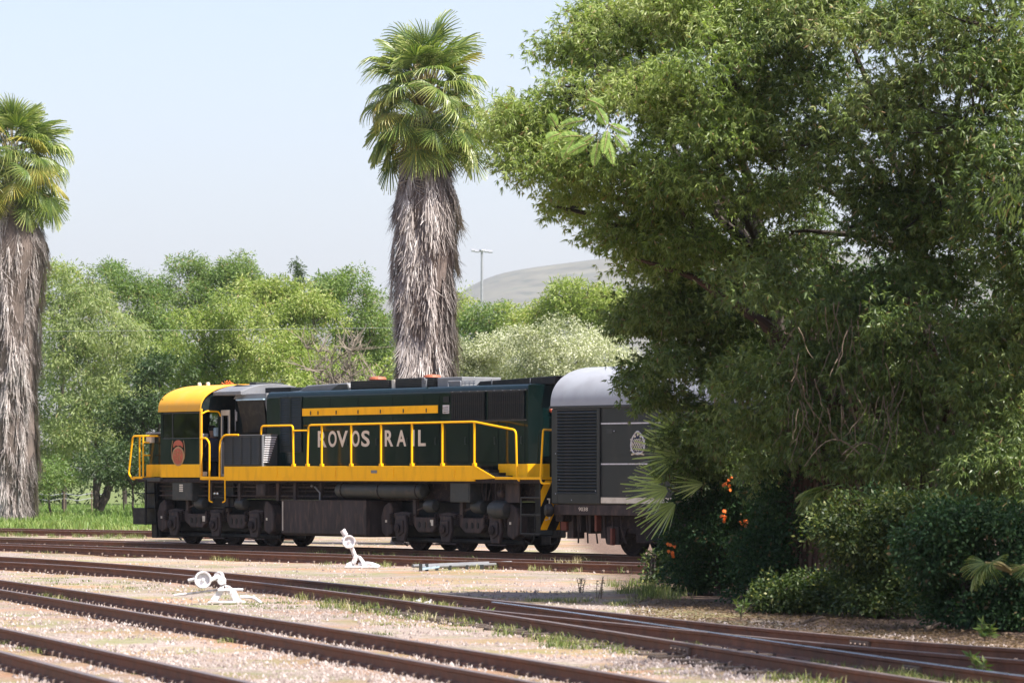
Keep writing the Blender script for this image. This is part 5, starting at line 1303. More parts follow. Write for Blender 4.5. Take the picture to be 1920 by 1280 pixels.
# meadow strip left and behind the train
def meadow():
    n = 52000; x = RNG.uniform(-120, 1000, n); y = RNG.uniform(952, 998, n) - 8 * RNG.random(n)
    Y = F * ZC / (y - HY); X = (x - CX) / F * Y; P = np.stack([X, Y, np.full(n, -.02)], 1)
    k = (vnoise(P, .5) > .34) & (Y > F * ZC / (995 - HY) + 0)
    # keep it behind the farthest track only
    P = P[k]; n = len(P); H = (.08 + .28 * RNG.random(n)) * (.4 + 1.0 * vnoise(P, .25))
    rnd = np.clip(.25 + .5 * vnoise(P + 5, .4) + .3 * RNG.random(n), 0, 1)
    blades('meadow_grass', P, H, .035 + .03 * RNG.random(n), rnd * .8, 'meadow', .9, 'tall green grass growing on the verge behind the tracks at the left', 'grass', 'stuff')
meadow()
def small_weed(name, x, y, hpx, label, leafy=True, mat='weed', n=26, lean=0):
    g = G(x, y); k = g.y / F; root = empty(name, g); tag(root, label, 'weed')
    H = hpx * k; mb = MB(); P, D, L, Wd = [], [], [], []
    for s_ in range(3 if leafy else 4):
        a = random.uniform(0, 6.28); t0 = Vector((random.gauss(0, .03), random.gauss(0, .03), -.01)); top = t0 + Vector((math.cos(a) * H * .25 + lean * k, math.sin(a) * H * .25, H * random.uniform(.7, 1)))
        mb.tube([t0, t0.lerp(top, .5) + Vector((0, 0, H * .05)), top], [.007, .006, .003], 4)
        for i in range(n):
            t = random.uniform(.2, 1); P.append(t0.lerp(top, t)); D.append((random.gauss(0, 1), random.gauss(0, 1), random.uniform(-.1, .9))); L.append(random.uniform(.05, .12) * (1.2 if leafy else .5)); Wd.append(.035 if leafy else .012)
    mb.build('stem', 'twig', root)
    leaves('foliage', np.array([tuple(p) for p in P]), np.array(D), np.array(L), np.array(Wd), RNG.random(len(P)), mat, root)
M['weed'] = leafmat('weed leaf', [(0, (0.06, 0.11, 0.025)), (.6, (0.13, 0.19, 0.05)), (1, (0.25, 0.28, 0.10))], trans=.35)
M['seed'] = leafmat('seed head', [(0, (0.10, 0.08, 0.06)), (1, (0.26, 0.22, 0.16))], trans=.2)
small_weed('weed', 1122, 1120, 44, 'thin dark seeding weed at the shadow edge, left of the hedge', False, 'seed')
small_weed('weed', 1088, 1110, 30, 'low thin seeding weed left of the taller dark one', False, 'seed')
small_weed('weed', 1388, 1160, 42, 'pale upright weed standing before the dark hedge', True, 'weed', 18)
small_weed('weed', 1848, 1200, 38, 'spindly weed with a bushy top before the right end of the hedge', True, 'weed', 30)
small_weed('weed', 1836, 1262, 38, 'leafy weed sprouting between the rails at bottom right', True, 'weed', 14)
small_weed('weed', 1678, 1178, 22, 'short pale stalk standing on the leaf litter', False, 'seed', 6, 6)
small_weed('weed', 922, 1160, 16, 'small broad-leaved weed between the spreading rails', True, 'weed', 12)
for x, y, ln, lb in ((1500, 1170, 44, 'bare broken branch lying at the foot of the hedge'), (1735, 1182, 30, 'short pale stick lying on the leaf litter')):
    g = G(x, y); mb = MB(); kk = g.y / F; mb.tube([(0, 0, .02), (ln * kk * .5, .1, .05), (ln * kk, .05, .10)], [.03, .028, .012], 6); mb.tube([(ln * kk * .4, .08, .05), (ln * kk * .6, -.1, .12)], .01, 5)
    o = mb.build('fallen_branch', 'twig'); o.location = g; tag(o, lb, 'branch')

# ================================================================== PALMS
M['frond'] = leafmat('palm frond', [(0, (0.04, 0.085, 0.022)), (.4, (0.13, 0.19, 0.042)), (.75, (0.30, 0.34, 0.10)), (1, (0.50, 0.48, 0.26))], trans=.30, rough=.38, spec=.5)
M['frondy'] = leafmat('yellowing frond', [(0, (0.16, 0.20, 0.04)), (1, (0.42, 0.33, 0.07))], trans=.3, rough=.45)
M['skirtd'] = leafmat('shaded brown thatch', [(0, (0.035, 0.02, 0.015)), (.6, (0.10, 0.06, 0.045)), (1, (0.18, 0.12, 0.09))], trans=.05, rough=.9, spec=.1)  # the crown's shade is put into this darker thatch colour
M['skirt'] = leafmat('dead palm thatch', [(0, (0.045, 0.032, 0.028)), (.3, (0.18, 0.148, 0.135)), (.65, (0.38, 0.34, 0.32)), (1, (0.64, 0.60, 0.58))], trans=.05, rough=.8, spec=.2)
M['core'] = paint('thatch shade', (0.13, 0.10, 0.085), rough=.95, var=.4, scale=8, stretch=(1, 1, .15), bump=.8)
M['petiole'] = paint('palm stalk', (0.24, 0.20, 0.08), rough=.5, var=.3)
def frond_mesh(seed, R_=.95, nseg=38, droop=.6, dead=False, cup=.35, spread=115):
    rg = random.Random(seed); V, Fq, rn = [], [], []
    # local frame: blade starts at the origin, points along +x, upper side +z
    def at(r, a, k):
        x = r * math.cos(a); y = r * math.sin(a)
        z = -cup * abs(math.sin(a)) * r * .5 + .06 * r
        free = max(0, r / R_ - .45)
        z -= droop * free ** 1.7 * R_ * 1.1 * k; sh = 1 - .25 * free * droop
        return (x * sh, y * sh, z)
    for i in range(nseg):
        a0 = R(-spread + 2 * spread * i / nseg); da = R(2 * spread / nseg); am = a0 + da / 2
        Rl = R_ * (1 - .22 * abs(am / R(spread)) ** 2) * rg.uniform(.9, 1.08); k = rg.uniform(.75, 1.35); tw = rg.uniform(-.03, .03)
        rs = [.05, .36 * Rl, .62 * Rl, .84 * Rl, Rl]; ws = [1, 1, .62, .34, .04]; o = len(V)
        for r, w_ in zip(rs, ws):
            hw_ = da / 2 * w_ * (.92 if r < .5 * Rl else .5 * Rl / r * 1.05)
            p1 = at(r, am + tw * r - hw_, k); p2 = at(r, am + tw * r + hw_, k)
            zf = .012 if i % 2 else -.012
            V.append((p1[0], p1[1], p1[2] + (zf if r > .1 else 0))); V.append((p2[0], p2[1], p2[2] - (zf if r > .1 else 0)))
        for j in range(4): Fq.append((o + 2 * j, o + 2 * j + 1, o + 2 * j + 3, o + 2 * j + 2))
        b = rg.random(); 
        for j in range(5): rn += [min(1, b * .55 + .10 * j)] * 2
    return np.array(V), np.array(Fq), np.array(rn)
_fr = {}
def place_frond(parent, base, az, elv, pet, scale, droop_i, variant, mat='frond', name='frond'):
    """petiole from base outwards, then the blade, which hangs further down the lower it sits"""
    key = (variant, droop_i, mat)
    dirv = Vector((math.cos(az) * math.cos(elv), math.sin(az) * math.cos(elv), math.sin(elv)))
    tip_el = elv - (.35 + .75 * math.cos(elv))
    b = Vector(base); mid = b + dirv * pet * .55; end = mid + Vector((math.cos(az) * math.cos(elv - .28), math.sin(az) * math.cos(elv - .28), math.sin(elv - .28))) * pet * .45
    if key not in _fr:
        V, Fq, rn = frond_mesh(variant, droop=(.10, .45, 1.0)[droop_i], cup=(.55, .45, .35)[droop_i], spread=(88, 100, 108)[droop_i])
        o = raw_mesh(name, V, Fq, mat, parent, rn); _fr[key] = o.data
    else: o = link_mesh(name, _fr[key], parent)
    o.location = end; o.scale = (scale,) * 3
    o.rotation_euler = (random.uniform(-.6, .6), -max(-1.35, min(1.3, tip_el)), az); o.rotation_mode = 'XYZ'
    mb = MB(); mb.tube([b, mid, end], [.028, .02, .014], 5); mb.build('stalk', 'petiole', o).matrix_parent_inverse = Matrix.Identity(4)
    st = o.children[0]; 
    # stalk mesh was written in palm space: undo the frond's own transform
    mw = Matrix.LocRotScale(o.location, o.rotation_euler, o.scale); st.matrix_local = mw.inverted()
    return o
def palm(base, prof, zc, Rc, nf, label, seed, spread_y=1.0, nstrips=9000):
    random.seed(seed)
    root = empty('fan_palm', base); tag(root, label, 'palm tree', 'tall palms with shaggy trunks')
    zs = [p[0] for p in prof]; rs = [p[1] for p in prof]
    mb = MB(); mb.tube([(0, 0, z) for z in np.linspace(-.1, zs[-1], 30)], [max(.2, float(np.interp(z, zs, rs)) - .12) for z in np.linspace(-.1, zs[-1], 30)], 18)
    tr = mb.build('trunk', 'core', root, smooth=True)
    n = nstrips; Pz = RNG.random(n) * zs[-1]; ang = RNG.random(n) * 6.283
    rr_ = np.interp(Pz, zs, rs)
    clump = np.clip(.5 + 1.5 * (vnoise(np.stack([np.cos(ang) * 3.4, np.sin(ang) * 3.4, Pz * .45], 1) + seed, 1.5) - .5) + .5 * (vnoise(np.stack([np.cos(ang) * 9, np.sin(ang) * 9, Pz * .6], 1) + seed, 1.6) - .5), 0, 1)
    tier = ((Pz * .62 + vnoise(np.stack([np.cos(ang) * 2, np.sin(ang) * 2, Pz * .2], 1) + seed, 1.0) * 1.5) % 1.0)
    rad = rr_ * (.72 + .28 * clump) + .13 * (1 - tier)
    L = .22 + .55 * RNG.random(n) ** 1.3; Wd = .012 + .026 * RNG.random(n)
    flare = (.02 + .12 * RNG.random(n) ** 2.0) * (1 + 1.2 * (tier < .25))
    wob = RNG.normal(0, .055, n) + (RNG.random(n) < .03) * RNG.normal(0, .3, n)
    V = np.empty((n, 6, 3)); ca, sa = np.cos(ang), np.sin(ang)
    for j, t in enumerate((0, .5, 1)):
        r = rad - .05 + flare * t ** 1.5 * 1.0 + (.03 * t); a2 = ang + wob * t / np.maximum(rad, .2)
        z = np.maximum(Pz - L * t, .02); c2, s2 = np.cos(a2), np.sin(a2)
        w_ = Wd * (1, .9, .35)[j] / 2; twist = RNG.random(n) * .0
        x = c2 * r; y = s2 * r
        V[:, 2 * j] = np.stack([x - s2 * w_, y + c2 * w_, z], 1); V[:, 2 * j + 1] = np.stack([x + s2 * w_ + c2 * w_ * .8, y - c2 * w_ + s2 * w_ * .8, z], 1)
    a = np.arange(n)[:, None] * 6
    Fq = np.concatenate([a + np.array([[0, 1, 3, 2]]), a + np.array([[2, 3, 5, 4]])])
    rnd = np.clip(.22 + .50 * RNG.random(n) + .35 * (clump - .5) + .2 * (tier > .8) - .3 * (RNG.random(n) < .12), 0, 1); rnd = np.repeat(rnd, 6)
    o = raw_mesh('thatch', V.reshape(-1, 3), Fq, 'skirt', root, rnd)
    # crown
    for i in range(nf):
        t = i / nf; elv = R(88 - 108 * t ** 1.1) + random.uniform(-.18, .18); az_ = i * 2.39996 + random.uniform(-.3, .3)
        pet = Rc * .70 * random.uniform(.62, 1.15) * (1 - .22 * t); sc = Rc * .44 * random.uniform(.8, 1.15)
        bz = zc + .35 - .62 * t * spread_y * 1.5
        te = elv - (.30 + .72 * math.cos(elv))
        place_frond(root, (math.cos(az_) * .12, math.sin(az_) * .12, bz), az_, elv, pet, sc, 0 if te < -.75 else (2 if te < .35 else 1), i % 5, 'frond' if random.random() > .09 * t else 'frondy')
    # dead brown fronds folded against the top of the skirt
    for i in range(12):
        az_ = random.uniform(0, 6.28); o = None
        place_frond(root, (math.cos(az_) * .25, math.sin(az_) * .25, zc - 1.0 * spread_y), az_, R(-62), Rc * .38, Rc * .42, 2, 5 + i % 2, 'skirt', 'dead_frond')
    return root
kc = 105 / F
def zof(y, Y): return ZC - (y - HY) / F * Y
pc = W(797, 700, 105)
prof = [(0, .98), (zof(735, 105), .96), (zof(700, 105), .90), (zof(660, 105), .84), (zof(600, 105), .86), (zof(520, 105), .92), (zof(440, 105), .94), (zof(385, 105), .94), (zof(350, 105), .84), (zof(310, 105), .70), (zof(250, 105), .45), (zof(210, 105), .25)]
palm(Vector((pc.x, 105, 0)), prof, zof(196, 105), 2.1, 120, 'tall fan palm with grey shaggy trunk, standing behind the locomotive', 5, 1.45, 26000)
pl = W(22, 700, 153)
prof = [(0, .95), (zof(900, 153), 1.0), (zof(860, 153), 1.15), (zof(760, 153), 1.05), (zof(660, 153), 1.15), (zof(560, 153), 1.25), (zof(500, 153), 1.45), (zof(460, 153), 1.55), (zof(430, 153), 1.35), (zof(400, 153), .8), (zof(330, 153), .3)]
palm(Vector((pl.x, 153, 0)), prof, zof(322, 153), 2.85, 110, 'tall fan palm with grey shaggy trunk, cut by the left edge of the picture', 9, 1.3, 26000)

# low fan palm beside the coach, sunlight put into its frond colour; and others in the shade
M['frondp'] = leafmat('painted sunlit palm frond', [(0, (0.26, 0.33, 0.09)), (.5, (0.52, 0.58, 0.26)), (1, (0.78, 0.78, 0.55))], trans=.45, rough=.4)
def low_palm(base, heads, label, seed, mat='frond'):
    random.seed(seed); root = empty('fan_palm', base); tag(root, label, 'palm plant')
    for (p, az_, elv, pet, sc, var) in heads:
        place_frond(root, Vector(p) - Vector(base), az_, elv, pet, sc, 1, var, mat)
    return root
def spiky_palm(base, fr_, label, seed):
    rg = random.Random(seed); root = empty('fan_palm', base); tag(root, label, 'palm plant')
    for n_, (x, y, Yh, deg, spread, ln, face) in enumerate(fr_):
        V, Fq, rn = frond_mesh(100 + n_, R_=ln, nseg=int(spread * .34), droop=.03, cup=.12, spread=spread)
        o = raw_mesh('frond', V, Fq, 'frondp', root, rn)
        h = W(x, y, Yh) - Vector(base)
        ax = Vector((math.cos(R(deg)), -.25, math.sin(R(deg)))).normalized()      # middle ray, in the plane facing the viewer
        nz = Vector((face, -1, .55)).normalized(); yv = nz.cross(ax).normalized(); nz = ax.cross(yv)
        o.matrix_local = Matrix.Translation(h) @ Matrix((ax, yv, nz)).transposed().to_4x4()
        mb = MB(); r0 = Vector((.35 + rg.uniform(-.1, .1), .9, 1.0)); mb.tube([r0, r0.lerp(h, .6) + Vector((0, 0, .2)), h], [.022, .018, .012], 5); mb.build('stalk', 'petiole', root)
    mb = MB(); mb.tube([(.35, .9, -.1), (.35, .9, 1.0)], .14, 8); mb.build('trunk', 'core', root)
    return root
spiky_palm((2.8, 61.2, 0), [(1278, 852, 60.2, 178, 48, .82, -.2), (1286, 815, 60.5, 158, 50, .78, -.1), (1255, 915, 60.0, 196, 46, .80, -.3), (1322, 905, 59.8, 190, 34, .62, 0), (1268, 940, 60.2, 218, 40, .80, -.2), (1252, 900, 60.4, 172, 30, .62, .2), (1350, 900, 60.6, 110, 50, .5, 0), (1400, 920, 60.6, 75, 50, .5, 0), (1450, 925, 60.4, 60, 45, .5, 0), (1425, 905, 60.2, 250, 30, .4, 0)], 'fan palm with split fronds coloured as if sunlit, reaching in front of the coach', 4)
g = G(1900, 1190); hd = []
for i in range(5): hd.append(((g.x + .1, g.y + .9, .75), math.pi * 1.5 + random.uniform(-1.2, 1.2), random.uniform(-.1, .6), .42, .36, i % 5))
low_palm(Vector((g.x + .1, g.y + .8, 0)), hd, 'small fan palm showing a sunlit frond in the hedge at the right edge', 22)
g = G(1620, 1150); hd = []
for i in range(10): hd.append(((g.x, g.y + 2.6, 1.45), math.pi * 1.4 + random.uniform(-1.6, 1.6), random.uniform(-.1, .8), .5, .42, i % 5))
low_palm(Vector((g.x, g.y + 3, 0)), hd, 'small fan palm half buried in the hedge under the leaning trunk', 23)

# ================================================================== BACKGROUND TREES
LM = {}
LM['lime'] = leafmat('light yellow-green leaf', [(0, (0.08, 0.13, 0.024)), (.4, (0.19, 0.255, 0.055)), (.75, (0.30, 0.36, 0.10)), (.95, (0.38, 0.40, 0.15)), (1, (0.34, 0.27, 0.12))], trans=.40)
LM['mid'] = leafmat('mid green leaf', [(0, (0.055, 0.11, 0.03)), (.45, (0.13, 0.205, 0.055)), (.95, (0.22, 0.28, 0.09)), (1, (0.3, 0.22, 0.1))], trans=.38)
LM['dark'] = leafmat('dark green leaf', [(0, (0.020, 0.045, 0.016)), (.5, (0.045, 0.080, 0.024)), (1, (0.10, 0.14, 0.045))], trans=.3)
LM['olive'] = leafmat('grey-green leaf', [(0, (0.08, 0.12, 0.04)), (.45, (0.20, 0.255, 0.09)), (.95, (0.33, 0.37, 0.16)), (1, (0.36, 0.3, 0.15))], trans=.38)
LM['cream'] = leafmat('pale flowering foliage', [(0, (0.10, 0.125, 0.055)), (.35, (0.23, 0.255, 0.14)), (.65, (0.42, 0.43, 0.29)), (1, (0.64, 0.64, 0.50))], trans=.3)
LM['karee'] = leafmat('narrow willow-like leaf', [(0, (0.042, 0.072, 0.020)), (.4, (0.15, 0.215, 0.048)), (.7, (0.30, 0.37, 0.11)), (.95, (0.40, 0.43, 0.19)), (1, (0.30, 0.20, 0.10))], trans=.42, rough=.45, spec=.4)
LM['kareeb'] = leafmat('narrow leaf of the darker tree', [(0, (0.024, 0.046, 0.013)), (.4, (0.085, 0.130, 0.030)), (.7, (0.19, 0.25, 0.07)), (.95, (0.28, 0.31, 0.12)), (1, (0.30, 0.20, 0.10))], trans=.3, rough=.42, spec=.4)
LM['kareed'] = leafmat('shade-toned narrow leaf', [(0, (0.026, 0.052, 0.015)), (.5, (0.092, 0.145, 0.034)), (.95, (0.25, 0.30, 0.09)), (1, (0.2, 0.13, 0.07))], trans=.3, rough=.42, spec=.45)  # shade of the lower crowns is put into this darker leaf
LM['hedge'] = leafmat('shade-toned hedge leaf', [(0, (0.012, 0.034, 0.018)), (.5, (0.026, 0.060, 0.026)), (.95, (0.06, 0.11, 0.04)), (1, (0.14, 0.1, 0.05))], trans=.28, rough=.5, spec=.15)  # tree shade over the hedge is put into this dark green
LM['sunny'] = leafmat('sunlit-toned yellowish hedge leaf', [(0, (0.016, 0.036, 0.012)), (.6, (0.042, 0.070, 0.018)), (.9, (0.12, 0.15, 0.035)), (1, (0.22, 0.22, 0.06))], trans=.3)  # patches of sun on the hedge are put into this lighter leaf
LM['deadleaf'] = leafmat('brown dead leaf', [(0, (0.08, 0.05, 0.03)), (1, (0.22, 0.15, 0.09))], trans=.15)
for k_, v_ in LM.items(): M['leaf_' + k_] = v_
def tree(name, label, base, blobs, ncl, per, rc, L, Wd, mat, trunk_r=.18, bark='bark', cat='tree', group=None, limbs=8, twigs=60, **kw):
    root = empty(name, base); tag(root, label, cat, group)
    b0 = Vector(base)
    cb = [(np.array(c) - np.array(base), r) for c, r in blobs]
    o, P = crown('crown', cb, ncl, per, rc, L, Wd, 'leaf_' + mat, root, **kw)
    mb = MB(); ctr = sum((Vector(c) for c, _ in cb), Vector()) / len(cb)
    fork = Vector((ctr.x * .25, ctr.y * .25, max(.5, min(c[2] - r[2] * .7 for c, r in cb))))
    limb(mb, (0, 0, -.1), fork, trunk_r, trunk_r * .7, 9)
    for i in range(limbs):
        c, r = cb[i % len(cb)]; e = Vector(c) + Vector((random.uniform(-.5, .5) * r[0], random.uniform(-.5, .5) * r[1], random.uniform(-.2, .6) * r[2]))
        limb(mb, fork, e, trunk_r * .5, trunk_r * .12, 6, .05)
    if twigs:
        for i in RNG.permutation(len(P))[:twigs]:
            p = Vector(P[i]); j = min(cb, key=lambda q: (Vector(q[0]) - p).length); c = Vector(j[0])
            mb.tube([c.lerp(p, .25), c.lerp(p, .7) + Vector((0, 0, -.03 * (p - c).length)), p], [trunk_r * .10 + .008, .012, .006], 4)
    mb.build('trunk', bark, root)
    return root
gB = 'trees behind the railway yard'
def gp(x, Y): return Vector(((x - CX) / F * Y, Y, 0))
# left: willow-like tree with forked dark trunk
t1 = gp(186, 182); t1b = [blob(150, 600, 182, 62, 70, 2.2), blob(205, 640, 180, 68, 75, 2.4), blob(140, 700, 181, 60, 80, 2.2), blob(225, 730, 180, 58, 80, 2.2), blob(170, 790, 179, 78, 80, 2.4), blob(240, 820, 181, 45, 60, 1.8), blob(110, 810, 183, 45, 70, 1.8), blob(165, 545, 184, 48, 45, 1.8)]
tree('willow_like_tree', 'bushy light green tree with forked dark trunk between the left palm and the locomotive', t1, t1b, 1500, 30, .42, .20, .055, 'olive', .14, droop=.7, twigs=60, limbs=8, tf=.7, thr=.25, pr=.7)
mb = MB(); limb(mb, (-.1, -.3, -.1), (.9, -.3, 2.1), .20, .15, 8); limb(mb, (-.1, -.3, .3), (-.15, -.3, 1.8), .16, .12, 8); limb(mb, (.1, -.3, .5), (.55, -.35, 1.9), .12, .1, 8)
o = mb.build('trunk', 'bark', bpy.data.objects['willow_like_tree'])
BT = [
 ('broadleaf_tree', 'feathery tree rising just right of the left palm', 120, 200, [(110, 560, 48, 50), (70, 600, 50, 70), (120, 530, 30, 32)], 'lime', 420, 26, .42, .20, .06),
 ('acacia_tree', 'tall feathery tree whose top stands highest, above the cab roof', 380, 235, [(350, 545, 60, 55), (420, 560, 65, 60), (370, 505, 42, 32), (450, 520, 48, 34), (310, 590, 50, 60)], 'mid', 900, 28, .5, .22, .07),
 ('acacia_tree', 'feathery tree between the willow-like tree and the tallest crown', 235, 230, [(215, 540, 55, 45), (265, 570, 50, 60), (205, 515, 30, 24), (290, 640, 45, 60)], 'mid', 600, 28, .5, .22, .07),
 ('broadleaf_tree', 'dense yellow-green tree in the middle of the thicket behind the cab', 440, 190, [(380, 640, 70, 70), (460, 620, 70, 70), (520, 680, 70, 60), (400, 710, 80, 60), (330, 700, 60, 60)], 'lime', 1300, 28, .42, .19, .065),
 ('broadleaf_tree', 'yellow-green tree left of the bare grey shrub', 560, 195, [(540, 590, 60, 60), (590, 620, 60, 70), (560, 680, 70, 60), (500, 570, 50, 50)], 'lime', 900, 28, .42, .19, .065),
 ('broadleaf_tree', 'dark-topped tree beside the shaggy palm trunk', 660, 200, [(640, 570, 55, 52), (690, 610, 50, 60), (710, 680, 55, 70), (625, 535, 26, 26), (600, 560, 40, 40)], 'mid', 900, 28, .42, .19, .07),
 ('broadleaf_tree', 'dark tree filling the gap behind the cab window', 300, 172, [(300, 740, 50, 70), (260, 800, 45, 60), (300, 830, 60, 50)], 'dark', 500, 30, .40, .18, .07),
 ('broadleaf_tree', 'bright green tree seen just right of the shaggy palm trunk', 862, 260, [(860, 570, 26, 30), (850, 600, 30, 30)], 'lime', 160, 26, .5, .22, .08),
 ('broadleaf_tree', 'bushy tree at the foot of the floodlight mast', 910, 220, [(890, 610, 50, 30), (950, 605, 50, 26), (910, 640, 70, 40)], 'mid', 520, 28, .45, .2, .07),
 ('acacia_tree', 'feathery light green tree in front of the hill, left of the big crown', 1090, 190, [(1085, 560, 45, 38), (1130, 570, 50, 45), (1010, 595, 50, 30), (1060, 600, 50, 30), (1160, 600, 60, 50)], 'lime', 900, 28, .42, .22, .06),
 ('flowering_shrub', 'pale cream-green flowering shrub right of the shaggy palm trunk', 905, 150, [(890, 668, 50, 42), (935, 665, 45, 46), (870, 690, 40, 35), (900, 720, 60, 40)], 'cream', 800, 30, .32, .10, .05),
 ('flowering_shrub', 'pale cream-green flowering shrub above the rear of the locomotive', 1040, 148, [(1000, 655, 55, 42), (1060, 650, 60, 46), (1110, 655, 50, 48), (1030, 700, 90, 40), (1140, 690, 50, 40)], 'cream', 1200, 30, .32, .10, .05),
 ('leafy_shrub', 'bright leafy shrub just above the locomotive roof left of the palm', 700, 165, [(690, 710, 50, 45), (640, 720, 40, 40), (600, 735, 50, 30)], 'lime', 420, 28, .36, .17, .07),
 ('leafy_shrub', 'dark leafy shrub under the thicket behind the nose of the locomotive', 250, 165, [(240, 880, 60, 45), (300, 860, 50, 50), (200, 870, 40, 35)], 'dark', 380, 28, .36, .16, .06),
 ('leafy_shrub', 'low bright shrub at the foot of the left palm', 95, 172, [(100, 900, 45, 30), (60, 890, 40, 40)], 'mid', 260, 26, .36, .15, .05),
]
for nm, lb, bx, Y, bl, mt, ncl, per, rc, L_, W_ in BT:
    tree(nm, lb, gp(bx, Y), [blob(x, y, Y + random.uniform(-1.5, 1.5), rx, ry, max(1.4, rx * Y / F)) for x, y, rx, ry in bl], ncl, per, rc, L_, W_, mt, .14 if 'tree' in nm else .06, cat='tree' if 'tree' in nm else 'shrub', group=gB if 'tree' in nm else 'shrubs behind the train', limbs=6, twigs=40, droop=.25, tf=.8, thr=.3, amp=.3, pr=.75 if 'tree' in nm else .5)
# trees just outside the frame at the right, whose shade falls on the hedge and the rails; the slender one is added to block sun
for (lb, bx_, by_, rr2, hh) in (('willow_like tree standing just beyond the right edge, nearest the camera', 7.9, 34.5, 2.3, 10.5), ('willow-like tree beyond the right edge, level with the end of the hedge', 9.6, 43, 3.0, 11.5), ('willow-like tree beyond the right edge, behind the other two', 11.5, 52, 3.2, 12), ('unseen slender willow-like tree added beyond the right edge to shade the hedge', 8.6, 46.5, 2.0, 10)):
    b = np.array((bx_, by_, 0.)); tree('willow_like_tree', lb.replace('_like tree', '-like tree'), Vector(b), [(b + (0, 0, hh * .62), np.array((rr2, rr2, hh * .30))), (b + (-.3, .4, hh * .85), np.array((rr2 * .7, rr2 * .7, hh * .15)))], 1000, 34, .40, .12, .028, 'karee', .2, group='trees beyond the right edge', limbs=6, twigs=20, droop=.7, pr=.8)
# a darker wood behind everything, filling the thicket to the ground
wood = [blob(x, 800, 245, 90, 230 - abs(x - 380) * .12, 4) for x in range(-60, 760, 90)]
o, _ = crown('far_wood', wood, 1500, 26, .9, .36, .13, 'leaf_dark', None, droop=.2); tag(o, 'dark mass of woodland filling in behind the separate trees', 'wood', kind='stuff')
for i, (xw, yw, rw) in enumerate([(-38, 178, 6), (-46, 158, 6), (-56, 143, 6), (-65, 130, 6), (-71, 119, 6), (-75, 108, 6), (-78, 97, 6), (-80, 86, 6)]):
    b = np.array((xw, yw, 0.)); tree('broadleaf_tree', 'green tree of the row beyond the left edge, %s from the palm' % ('first second third fourth fifth sixth seventh eighth'.split()[i]), Vector(b), [(b + (0, 0, 4.6), np.array((rw * .8, rw + .8, 5.0))), (b + (1.5, 0, 8.), np.array((rw * .6, rw * .6, 3.5)))], 420, 26, 1.1, .42, .17, 'mid', .2, group=gB, limbs=4, twigs=10, droop=.2)
M['palet'] = paint('pale bare twig', (0.20, 0.165, 0.13), rough=.9, var=.3)
# bare grey shrub
root = empty('bare_shrub', gp(640, 176)); tag(root, 'bare grey twiggy shrub left of the shaggy palm trunk', 'shrub')
def twiggy(root, n, H, Wd_, zb, mat='twig', r0=.05):
    mb = MB()
    for i in range(n):
        a = random.uniform(0, 6.28); e = Vector((math.cos(a) * Wd_ * random.uniform(.1, 1), math.sin(a) * Wd_ * .5, H * random.uniform(.55, 1)))
        s0 = Vector((random.uniform(-.2, .2), 0, zb)); pts = limb(mb, s0, e, r0, .012, 5, .06, .25, 6)
        for p in pts[2:]:
            for _ in range(7):
                q = p + Vector((random.gauss(0, .45), random.gauss(0, .3), random.uniform(.0, .9))); mb.tube([p, p.lerp(q, .5) + Vector((random.gauss(0, .07), 0, .05)), q], [.030, .022, .012], 3)
                for _ in range(2):
                    q2 = q + Vector((random.gauss(0, .3), random.gauss(0, .2), random.uniform(-.1, .5))); mb.tube([p.lerp(q, .6), q2], [.018, .010], 3)
    return mb.build('branches', mat, root)
root.location.y = 160; root.location.x = (640 - CX) / F * 160
twiggy(root, 24, 7.4, 1.9, .3, 'palet')
# conifer-like dark tips
for x, y, lb in ((555, 492, 'small dark pointed treetop standing above the thicket'), (628, 507, 'dark tufted treetop beside the pointed one')):
    Y = 214; tree('treetop' if False else 'pointed_tree', lb, gp(x, Y), [blob(x, y + 50, Y, 12, 55, .4), blob(x + 4, y + 25, Y, 9, 26, .3)] if x < 600 else [blob(x, y + 25, Y, 24, 18, .6), blob(x - 10, y + 60, Y, 24, 30, .6)], 90, 20, .22, .16, .05, 'dark', .06, group=gB, limbs=2, twigs=10)
# orange blossom just above the cab roof
root = empty('flowering_shrub', gp(425, 112)); tag(root, 'orange-flowered shrub top showing just above the yellow cab roof', 'shrub')
crown('crown', [(np.array(W(429, 722, 112)) - np.array(gp(425, 112)), np.array((.20, .3, .07)))], 22, 16, .08, .05, .03, 'flower', root)
mb = MB(); limb(mb, (0, 0, -.1), W(425, 725, 112) - gp(425, 112), .05, .02, 6); mb.build('trunk', 'bark', root)

# ================================================================== BIG TREES AND HEDGE AT THE RIGHT
random.seed(3)
gA = gp(1530, 60)
A = [ # left part of the crown: bright, drooping
 (1150, 60, 59, 90, 95), (1250, 40, 58, 130, 110), (1125, 165, 58, 80, 72), (1210, 190, 57, 120, 100), (1340, 150, 56, 130, 120), (1020, 250, 59, 80, 55), (1100, 320, 58, 90, 65), (985, 320, 59, 50, 50),
 (1230, 320, 57, 110, 85), (1350, 300, 56, 120, 100), (1180, 420, 58, 80, 55), (1300, 440, 58, 100, 70), (1085, 90, 60, 36, 80), (1060, 390, 59, 60, 35), (1400, 30, 57, 140, 110), (1210, 500, 59, 60, 50), (970, 235, 60, 32, 30)]
A2 = [(1265, 600, 59, 85, 65), (1255, 690, 59, 65, 48), (1350, 560, 60, 100, 80), (1340, 680, 60, 100, 70), (1200, 590, 60, 38, 42), (1325, 780, 60, 65, 50), (1190, 700, 60, 30, 28), (1380, 800, 60, 80, 60), (1345, 860, 60.5, 75, 36), (1420, 640, 61, 80, 80), (1235, 735, 59.5, 24, 26), (1300, 885, 60.8, 86, 40), (1285, 820, 61, 66, 40), (1290, 640, 60.5, 80, 60), (1360, 620, 60.5, 80, 60), (1300, 560, 60.5, 70, 50)]
